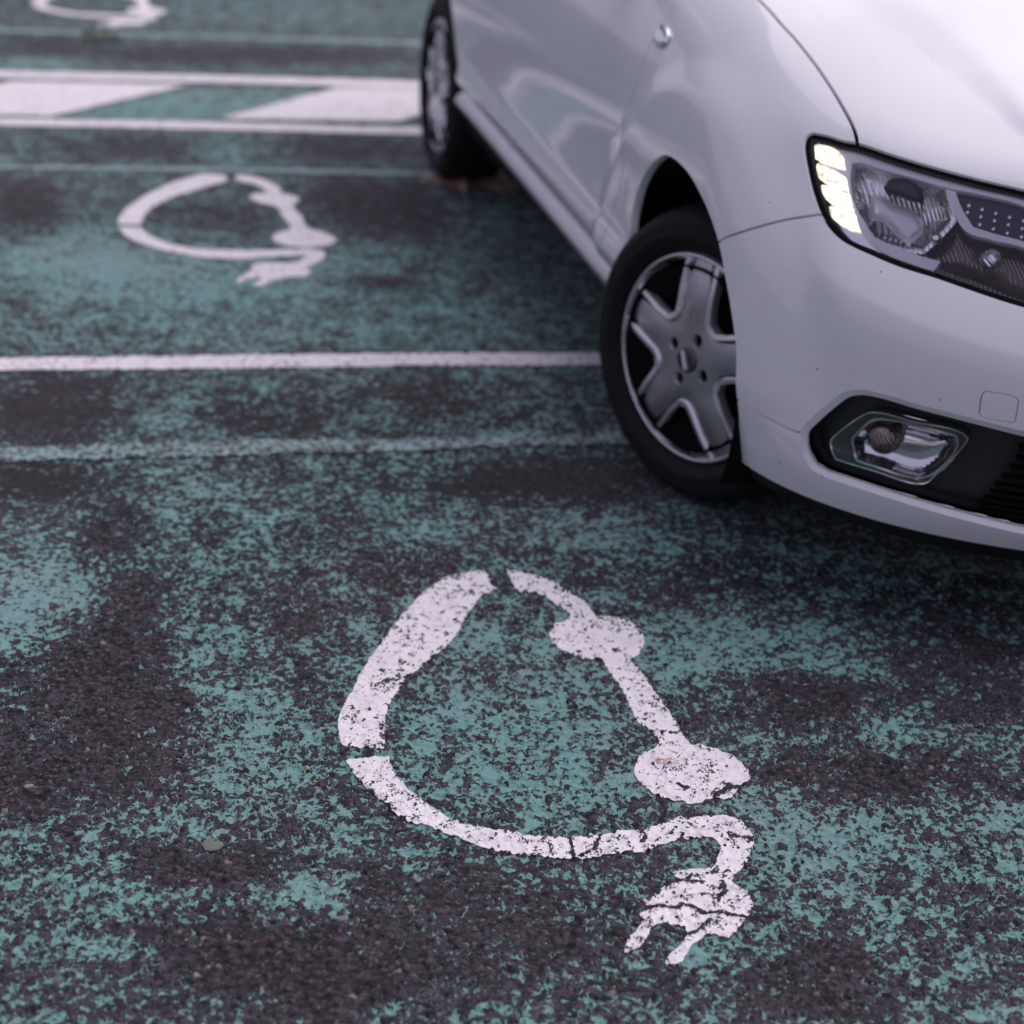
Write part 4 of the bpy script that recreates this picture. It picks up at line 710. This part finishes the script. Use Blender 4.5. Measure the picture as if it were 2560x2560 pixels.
# lower grille slats
ge = dom(LN['grille_edge'])
for k in range(9):
    v = (1.0+k*.19)*VS; s0 = np.interp(v, ge[::-1, 1], ge[::-1, 0]) if ge[0, 1] > ge[-1, 1] else np.interp(v, ge[:, 1], ge[:, 0])
    ss = np.linspace(s0, SB, 24); top = np.stack([ss, np.full(24, v+.0028)], 1); bot = np.stack([ss, np.full(24, v-.0028)], 1)
    Vt, Vb = sv3(top)-svn(top)*.022, sv3(bot)-svn(bot)*.022; Vt2, Vb2 = sv3(top)-svn(top)*.046, sv3(bot)-svn(bot)*.046
    V = np.concatenate([Vt, Vb, Vt2, Vb2]); n = 24; Fc = []
    for i in range(n-1): Fc += [(i, i+1, n+i+1, n+i), (i, 2*n+i, 2*n+i+1, i+1), (n+i, n+i+1, 3*n+i+1, 3*n+i)]
    V2 = V*np.array([1, -1, 1]); mesh_obj('grille_slat', np.concatenate([V, V2]), Fc+[tuple(reversed([j+len(V) for j in f])) for f in Fc], M['dark'], car, smooth=False)
# upper grille between the head lamps
gq = dom(np.array([(1.478, 5.55), (1.65, 5.42), (SB, 5.40), (SB, 8.0), (1.65, 7.95), (1.478, 7.8)]))
both_sides('upper_grille', gq, .03, M['black_trim'], (car, car), wall=-.02)
for k in range(4):
    v = (5.9+k*.5)*VS; ss = np.linspace(1.49, SB, 14); Vt = []
    for dv, dp in ((.004, .008), (-.004, .008), (-.004, .028), (.004, .028)):
        q = np.stack([ss, np.full(14, v+dv)], 1); Vt.append(sv3(q)-svn(q)*dp)
    V = np.concatenate(Vt); Fc = [(j*14+i, j*14+i+1, ((j+1) % 4)*14+i+1, ((j+1) % 4)*14+i) for j in range(4) for i in range(13)]
    mesh_obj('grille_bar', np.concatenate([V, V*np.array([1, -1, 1])]), Fc+[tuple(i+len(V) for i in f) for f in Fc], M['satin_chrome'], car, smooth=False)
# side repeater
both_sides('side_repeater', rep, -.004, M['chrome'], (car, car), wall=.006, step=.005, dfun=bowl(-.006, .012))
# black under-lip below the bumper, and the sill flange
q = np.stack([np.linspace(.815, SB, 70), np.zeros(70)], 1); e = sv3(q); n = svn(q); nh = n*np.array([1, 1, 0]); nh /= np.linalg.norm(nh, axis=1)[:, None]
V = np.concatenate([e-nh*.006+np.array([0, 0, .004]), e-nh*.022-np.array([0, 0, .030]), e-nh*.12-np.array([0, 0, .034])]); k = 70
Fc = [(j*k+i, j*k+i+1, (j+1)*k+i+1, (j+1)*k+i) for j in range(2) for i in range(k-1)]
mesh_obj('bumper_lip', np.concatenate([V, V*np.array([1, -1, 1])]), Fc+[tuple(reversed([i+len(V) for i in f])) for f in Fc], M['black_trim'], car)

# ---- wheel arches, underbody (closed dark volumes)
def liner(ax, name, yo=.845):
    for sg_ in (-1, 1):
        th = np.linspace(math.radians(-25), math.radians(205), 40); R = .365
        A = np.stack([ax+R*1.03*np.cos(th), np.full(40, sg_*yo), .335+R*np.sin(th)], 1); Bq = A.copy(); Bq[:, 1] = sg_*.50
        V = np.concatenate([A, Bq, [[ax, sg_*.50, .33]]]); Fc = [(i, i+1, 40+i+1, 40+i) for i in range(39)]+[(40+i, 40+i+1, 80) for i in range(39)]
        mesh_obj(name, V, Fc, M['dark'], car)
liner(.02, 'arch_liner'); liner(-2.60, 'arch_liner', .74)
def box(name, lo, hi, mat, parent):
    lo, hi = np.array(lo), np.array(hi); V = [(x, y, z) for x in (lo[0], hi[0]) for y in (lo[1], hi[1]) for z in (lo[2], hi[2])]
    return mesh_obj(name, V, [(0, 1, 3, 2), (4, 6, 7, 5), (0, 4, 5, 1), (2, 3, 7, 6), (0, 2, 6, 4), (1, 5, 7, 3)], mat, parent, smooth=False)
box('underbody', (-3.2, -.49, .20), (.60, .49, .30), M['dark'], car)
box('underbody', (-2.15, -.80, .27), (-.42, .80, .32), M['dark'], car)
box('engine_bay', (-.42, -.49, .302), (.52, .49, .60), M['dark'], car)

# ---- cabin (above the picture, but part of the car)
def quad_strip(name, A, Bq, mat, parent, nn=1):
    A, Bq = np.array(A, float), np.array(Bq, float); n = len(A)
    return mesh_obj(name, np.concatenate([A, Bq]), [(i, i+1, n+i+1, n+i) for i in range(n-1)], mat, parent)
yy = np.linspace(-1, 1, 17)
cowl = np.stack([-.42+.10*(1-yy**2), yy*.70, 1.045+.045*(1-yy**2)], 1); top = np.stack([-1.18+.08*(1-yy**2), yy*.56, 1.43+.05*(1-yy**2)], 1)
quad_strip('windscreen', cowl, top, M['glass'], car)
back = np.stack([-2.75-.03*(1-yy**2), yy*.55, 1.43+.06*(1-yy**2)], 1); quad_strip('roof', top+np.array([0, 0, .003]), back, M['paint'], car)
deck = np.stack([-3.35-.04*(1-yy**2), yy*.66, 1.10+.03*(1-yy**2)], 1); quad_strip('rear_window', back, deck, M['glass'], car)
tail = np.stack([np.full(17, -3.53), yy*.78, np.full(17, 1.02)], 1); quad_strip('boot_lid', deck, tail, M['paint'], car)
tb = tail.copy(); tb[:, 2] = .66; quad_strip('tail_panel', tail, tb, M['paint'], car)
for s_ in (1, -1):
    ls = np.linspace(-3.1, -.02, 30); bl = body(ls, np.full(30, 8.9))*np.array([1, s_, 1])
    tx = np.interp(ls, [-3.1, -2.3, -.75, -.02], [-2.9, -2.7, -1.2, -.62]); tz = np.interp(ls, [-3.1, -2.3, -.75, -.02], [1.30, 1.42, 1.43, 1.11]); ty = np.interp(ls, [-3.1, -2.3, -.75, -.02], [-.60, -.555, -.56, -.70])*s_
    quad_strip('side_glass', bl, np.stack([tx, ty, tz], 1), M['glass'], car)
    mb = ball('door_mirror', (-.62, -.98*s_, 1.06), .11, M['paint'], car, (.75, 1.15, .8))
    box('mirror_arm', (-.66, min(-.92*s_, -.78*s_), 1.0), (-.58, max(-.92*s_, -.78*s_), 1.035), M['black_trim'], mb).matrix_parent_inverse = mb.matrix_basis.inverted()
    box('door_handle', (-1.30, min(-.86*s_, -.80*s_), .955), (-1.12, max(-.86*s_, -.80*s_), .98), M['paint'], car)

# ---- wheels
def lathe(prof, n=72):
    """profile of (radius, y) turned about the y axis"""
    th = np.linspace(0, 2*np.pi, n, endpoint=False); V = []; Fc = []; k = len(prof)
    for t in th:
        for r, y in prof: V.append((r*math.cos(t), y, r*math.sin(t)))
    for i in range(n):
        for j in range(k-1): Fc.append((i*k+j, i*k+j+1, ((i+1) % n)*k+j+1, ((i+1) % n)*k+j))
    return V, Fc
def auto_smooth(o, ang=35):
    me = o.data; bm = bmesh.new(); bm.from_mesh(me)
    for e in bm.edges:
        if len(e.link_faces) == 2 and e.calc_face_angle(0) > math.radians(ang): e.smooth = False
    bmesh.ops.recalc_face_normals(bm, faces=bm.faces); bm.to_mesh(me); bm.free()
def window_outline(c):
    pts = [(.2075, -22.6), (.165, -18.8), (.125, -13.), (.103, -6.0), (.103, 6.0), (.125, 13.), (.165, 18.8), (.2075, 22.6), (.2105, 9), (.2115, 0), (.2105, -9)]
    return np.array([(r*math.cos(math.radians(c+a)), r*math.sin(math.radians(c+a))) for r, a in pts])
def ridge_outline(c):
    pts = [(.2065, -25.6), (.165, -22.0), (.123, -17.6), (.097, -10.5), (.090, 0), (.097, 10.5), (.123, 17.6), (.165, 22.0), (.2065, 25.6)]
    return np.array([(r*math.cos(math.radians(c+a)), r*math.sin(math.radians(c+a))) for r, a in pts])
def make_wheel(loc, rz, side, label):
    # local frame: wheel plane x-z, outer face towards -y, hub centre at the origin
    w = mesh_obj('wheel', *lathe([(.185, .06), (.195, -.035), (.150, .01), (.0, .012)], 48), M['dark'], car)
    w.location = loc; w.rotation_euler = (0, 0, rz); w['label'] = label
    tp = [(.2155, -.010), (.219, -.018), (.223, -.022), (.226, -.0205), (.229, -.0265), (.245, -.0335), (.2465, -.0320), (.2485, -.0340), (.268, -.0315), (.2695, -.0295), (.272, -.0300), (.287, -.020), (.296, -.002), (.3005, .010), (.3015, .022), (.2955, .024), (.2955, .031), (.3025, .033), (.3035, .062), (.297, .064), (.297, .072), (.3035, .074), (.3025, .104), (.296, .106), (.296, .113), (.3015, .115), (.300, .135), (.292, .155), (.26, .17), (.215, .155), (.205, .14)]
    tp = [(r+.0085*min(1, max(0, (r-.22)/.06)), y-(.006 if .225 < r < .29 and y < 0 else 0)) for r, y in tp]
    ty = mesh_obj('tyre', *lathe(tp, 96), M['rubber'], w); auto_smooth(ty, 40)
    # cover: plate with five openings and four nut holes
    wins = [smooth_line(window_outline(18+36+72*k), .006, True, 30) for k in range(5)]
    rid = [smooth_line(ridge_outline(18+36+72*k), .006, False, 40) for k in range(5)]
    nut = [np.array([(.051*math.cos(math.radians(66+90*k))+.0145*math.cos(t), .051*math.sin(math.radians(66+90*k))+.0145*math.sin(t)) for t in np.linspace(0, 2*np.pi, 14, endpoint=False)]) for k in range(4)]
    circ = lambda R, n: np.array([(R*math.cos(t), R*math.sin(t)) for t in np.linspace(0, 2*np.pi, n, endpoint=False)])
    ridp = []
    for k in range(5):
        c = math.radians(54+72*k); o = rid[k]; ridp.append(np.concatenate([o, np.array([(.2125*math.cos(c+a), .2125*math.sin(c+a)) for a in np.linspace(.45, -.45, 13)])]))
    grv = []
    for k in range(5):
        c0 = math.radians(54+72*k); o = smooth_line(np.array([((r_-.0055)*math.cos(c0+math.radians(a_*1.16)), (r_-.0055)*math.sin(c0+math.radians(a_*1.16))) for r_, a_ in [(.2085, -25.6), (.165, -22.0), (.123, -17.6), (.097, -10.5), (.090, 0), (.097, 10.5), (.123, 17.6), (.165, 22.0), (.2085, 25.6)]]), .006, False, 40)
        grv.append(np.concatenate([o, np.array([(.2125*math.cos(c0+a_), .2125*math.sin(c0+a_)) for a_ in np.linspace(.515, -.515, 13)])]))
    gx_ = np.arange(-.22, .221, .008); gp = np.stack([a.ravel() for a in np.meshgrid(gx_, gx_, indexing='ij')], 1); gp = gp[np.hypot(*gp.T) < .210]
    outer = circ(.2165, 90); cap = circ(.027, 28)
    cs = wins+ridp+grv+nut+[outer, cap]
    gp = gp[np.min([edge_dist(gp, z) for z in cs], 0) > .003]
    V, T = cdt(gp, cs); c = V[T].mean(1)
    inw = np.zeros(len(c), bool); inr = np.zeros(len(c), bool); inn = np.zeros(len(c), bool)
    for z in wins: inw |= inside(c, z)
    for z in ridp: inr |= inside(c, z)
    for z in nut: inn |= inside(c, z)
    rim = np.hypot(*c.T) > .2118
    ok = ~inw & ~inn & inside(c, outer)
    r = np.hypot(*V.T); dome = -.020*np.cos(np.clip(r/.215, 0, 1)*np.pi/2)**.8+.006
    def plate(sel, lift, mat, nm, wall):
        Tt = T[sel].copy(); a, b, d = V[Tt[:, 0]], V[Tt[:, 1]], V[Tt[:, 2]]; fl = ((b-a)[:, 0]*(d-a)[:, 1]-(b-a)[:, 1]*(d-a)[:, 0]) < 0; Tt[fl] = Tt[fl][:, ::-1]
        ph = np.arctan2(V[:, 1], V[:, 0])-math.radians(18); rise = _sm(.055, .13, r)
        V3 = np.stack([V[:, 0], -.024+dome-lift-.0055*np.cos(5*ph)*rise+.004*_sm(.13, .21, r), V[:, 1]], 1)
        fn = np.cross(V3[Tt[:, 1]]-V3[Tt[:, 0]], V3[Tt[:, 2]]-V3[Tt[:, 0]]); fn[fn[:, 1] > 0] *= -1
        N3 = np.zeros_like(V3)
        for q_ in range(3): np.add.at(N3, Tt[:, q_], fn)
        N3 /= np.linalg.norm(N3, axis=1)[:, None]+1e-12
        return solid(V3, N3, Tt, wall)
    ing = np.zeros(len(c), bool)
    for z in grv: ing |= inside(c, z)
    ridge = ok & (inr | rim)
    gr = plate(ok & ing & ~ridge, -.009, None, '', .004); mesh_obj('groove', gr[0], gr[1], M['housing'], w, gr[2])
    a = plate(ok & ~ridge & ~ing, 0, None, '', .016); hc = mesh_obj('wheel_cover', a[0], a[1], M['cover'], w, a[2])
    # the bright edge around each opening stands proud, with a bevel towards the spoke
    for k in range(5):
        sel = ridge & ~rim & inside(c, ridp[k])
        if sel.any(): a = plate(sel, .007, None, '', .028); mesh_obj('spoke_edge', a[0], a[1], M['cover_edge'], w, a[2])
    rg = mesh_obj('cover_ring', *lathe([(.2095, -.010), (.2100, -.024), (.2115, -.0275), (.2145, -.0285), (.2175, -.0265), (.2190, -.010)], 96), M['cover_edge'], w); auto_smooth(rg, 60)
    cp = mesh_obj('centre_cap', *lathe([(.0275, -.030), (.0275, -.041), (.024, -.044), (.0, -.046)], 32), M['fog_trim'], w); auto_smooth(cp, 30)
    # slanted diamond emblem on the cap
    dm = [(-.0115, .0175), (-.0030, .0200), (.0115, -.0165), (.0030, -.0190)]
    V2 = [(x, -.0485, y) for x, y in dm]+[(x*1.1, -.0450, y*1.05) for x, y in dm]
    mesh_obj('emblem', V2, [(0, 1, 2, 3)]+[(i, 4+i, 4+(i+1) % 4, (i+1) % 4) for i in range(4)], M['emblem'], w, smooth=False)
    bd = mesh_obj('brake_disc', *lathe([(.0, .03), (.125, .03), (.125, .04)], 48), M['housing'], w)
    for o in w.children:
        pass
    return w
make_wheel((.009, -.778, .3105), STEER, -1, 'turned front wheel with silver five spoke cover')
make_wheel((-2.634, -.772, .3105), 0, -1, 'straight rear wheel with silver five spoke cover')
make_wheel((0, .80, .3105), math.pi+STEER*.85, 1, 'turned front wheel on the far side')
make_wheel((-2.634, .80, .3105), math.pi, 1, 'rear wheel on the far side')

# ------------------------------------------------------------------ small things on the ground
def pebble(name, x, y, r, mat, label, cat='stone', group=None, seed=0, flat=.6):
    bm = bmesh.new(); bmesh.ops.create_icosphere(bm, subdivisions=2, radius=r); R_ = random.Random(seed)
    k = [R_.uniform(.75, 1.15) for _ in range(3)]
    for v in bm.verts:
        f = 1+.18*math.sin(v.co.x/r*3+seed)+.12*math.cos(v.co.y/r*4+seed*2); v.co = Vector((v.co.x*k[0]*1.3*f, v.co.y*k[1]*f, v.co.z*flat*f))
    zmin = min(v.co.z for v in bm.verts); me = bpy.data.meshes.new(name); bm.to_mesh(me); bm.free(); me.materials.append(mat)
    o = bpy.data.objects.new(name, me); COL.objects.link(o); o.location = (x, y, -zmin-.001); o.rotation_euler = (0, 0, seed*1.3); tag(o, label, cat, group); return o
PB = [('pebble_dark', 'dark chipped pebble on the bare brown patch left of the cable arc'), ('pebble_dark', 'grey pebble on green coating just left of the cable arc'), ('pebble_pale', 'pale pink pebble below the lower end of the cable arc'),
      ('pebble_ochre', 'ochre pebble beside the gap in the cable arc'), ('pebble_pale', 'pale pebble on the bare brown patch nearest the open asphalt corner'), ('pebble_dark', 'brown sliver on the speckled green patch below the flat ochre stone'),
      ('pebble_pale', 'pale pebble on bare asphalt below the flat ochre stone'), ('pebble_pale', 'white chip in the shade ahead of the front bumper'), ('pebble_pale', 'pale pebble right of the large round end of the symbol'),
      ('pebble_pale', 'tiny pale pebble between the round ends and the front bumper'), ('pebble_pale', 'tiny pale pebble beside the bar joining the two round ends'), ('pebble_pale', 'tiny white pebble right of the cable bend'), ('pebble_dark', 'dark pebble inside the loop of the cable symbol')]
for i, ((x, y), (mt, lb)) in enumerate(zip(GROUND['pebbles'], PB)):
    pebble('pebble', x, y, .0048 if i < 7 else .0036, M[mt], lb, group='pebbles on the asphalt', seed=i+1)
pebble('rusty_stone', *GROUND['rust_stone'], .013, M['rust'], 'flat ochre grey stone set in the asphalt left of the plug symbol', seed=20, flat=.22)
def leafy(name, x, y, n, spread, size, mat, label, cat, seed, up=.02):
    R_ = random.Random(seed); V = []; Fc = []
    for i in range(n):
        a = R_.uniform(0, 6.28); d = spread*math.sqrt(R_.random()); cx, cy = d*math.cos(a)*1.6, d*math.sin(a)*.7; t = R_.uniform(0, 6.28); s = size*R_.uniform(.6, 1.2); h = .004+R_.uniform(0, up)
        u = Vector((math.cos(t), math.sin(t), R_.uniform(-.3, .5))); w = Vector((-math.sin(t), math.cos(t), R_.uniform(-.3, .3))); c = Vector((cx, cy, h+s*.2)); k = len(V)
        for p_ in (c-u*s, c-u*s*.2+w*s*.4, c+u*s*.5+w*s*.3, c+u*s, c+u*s*.4-w*s*.35, c-u*s*.3-w*s*.4): p_.z = max(p_.z, .003); V.append(p_)
        Fc.append((k, k+1, k+2, k+3, k+4, k+5))
    o = mesh_obj(name, V, Fc, mat, smooth=False); o.location = (x, y, 0); tag(o, label, cat); return o
leafy('weed_tuft', *GROUND['weed'], 26, .075, .03, M['weed'], 'small olive weed tuft lying beyond the hatched strip', 'weed', 5, .03)
lt = leafy('light_patch_leaves', *GROUND['warm_light_patch'], 130, .17, .028, M['leaf'], 'pale brown flakes added in place of a warm light streak under the car by the rear wheel', 'light patch', 9, .03)  # leaf shapes added to stand for warm light reaching the ground here
leafy('dry_twig', *GROUND['twig'], 4, .012, .010, M['leaf'], 'tiny dry brown leaf scrap on the large round end of the symbol', 'leaf', 11, .002)

# loose grit on the near asphalt: thousands of crumbs, one object
R_ = np.random.default_rng(8); ico = bmesh.new(); bmesh.ops.create_icosphere(ico, subdivisions=1, radius=1)
iv = np.array([v.co[:] for v in ico.verts]); ifc = np.array([[v.index for v in f.verts] for f in ico.faces]); ico.free()
ng = 2600; gp_ = np.stack([R_.uniform(-.95, 1.2, ng), 1.75+2.2*R_.random(ng)**1.3], 1); rr_ = .0010+.0016*R_.random(ng)**3
VV = (iv[None]*(rr_[:, None, None]*R_.uniform(.6, 1.4, (ng, 1, 3))*R_.uniform(.8, 1.2, (ng, len(iv), 1))))+np.c_[gp_, rr_*.5+.001][:, None, :]
FF = ifc[None]+np.arange(ng)[:, None, None]*len(iv)
def grit_mat():
    m, t, b, o = new_mat('loose_grit'); g = G(t); v = g.vor(g.n('ShaderNodeNewGeometry').outputs['Position'], 60); r = g.sep(v.outputs['Color'])
    g.put(b.inputs['Base Color'], g.mix(g.m('MULTIPLY', r[0], r[1]), rgb(.035, .030, .036), rgb(.34, .29, .29))); b.inputs['Roughness'].default_value = .85; return m
gr_ = mesh_obj('loose_grit', VV.reshape(-1, 3), FF.reshape(-1, 3), grit_mat(), smooth=False); tag(gr_, 'fine loose grit scattered over the worn asphalt', kind='stuff')
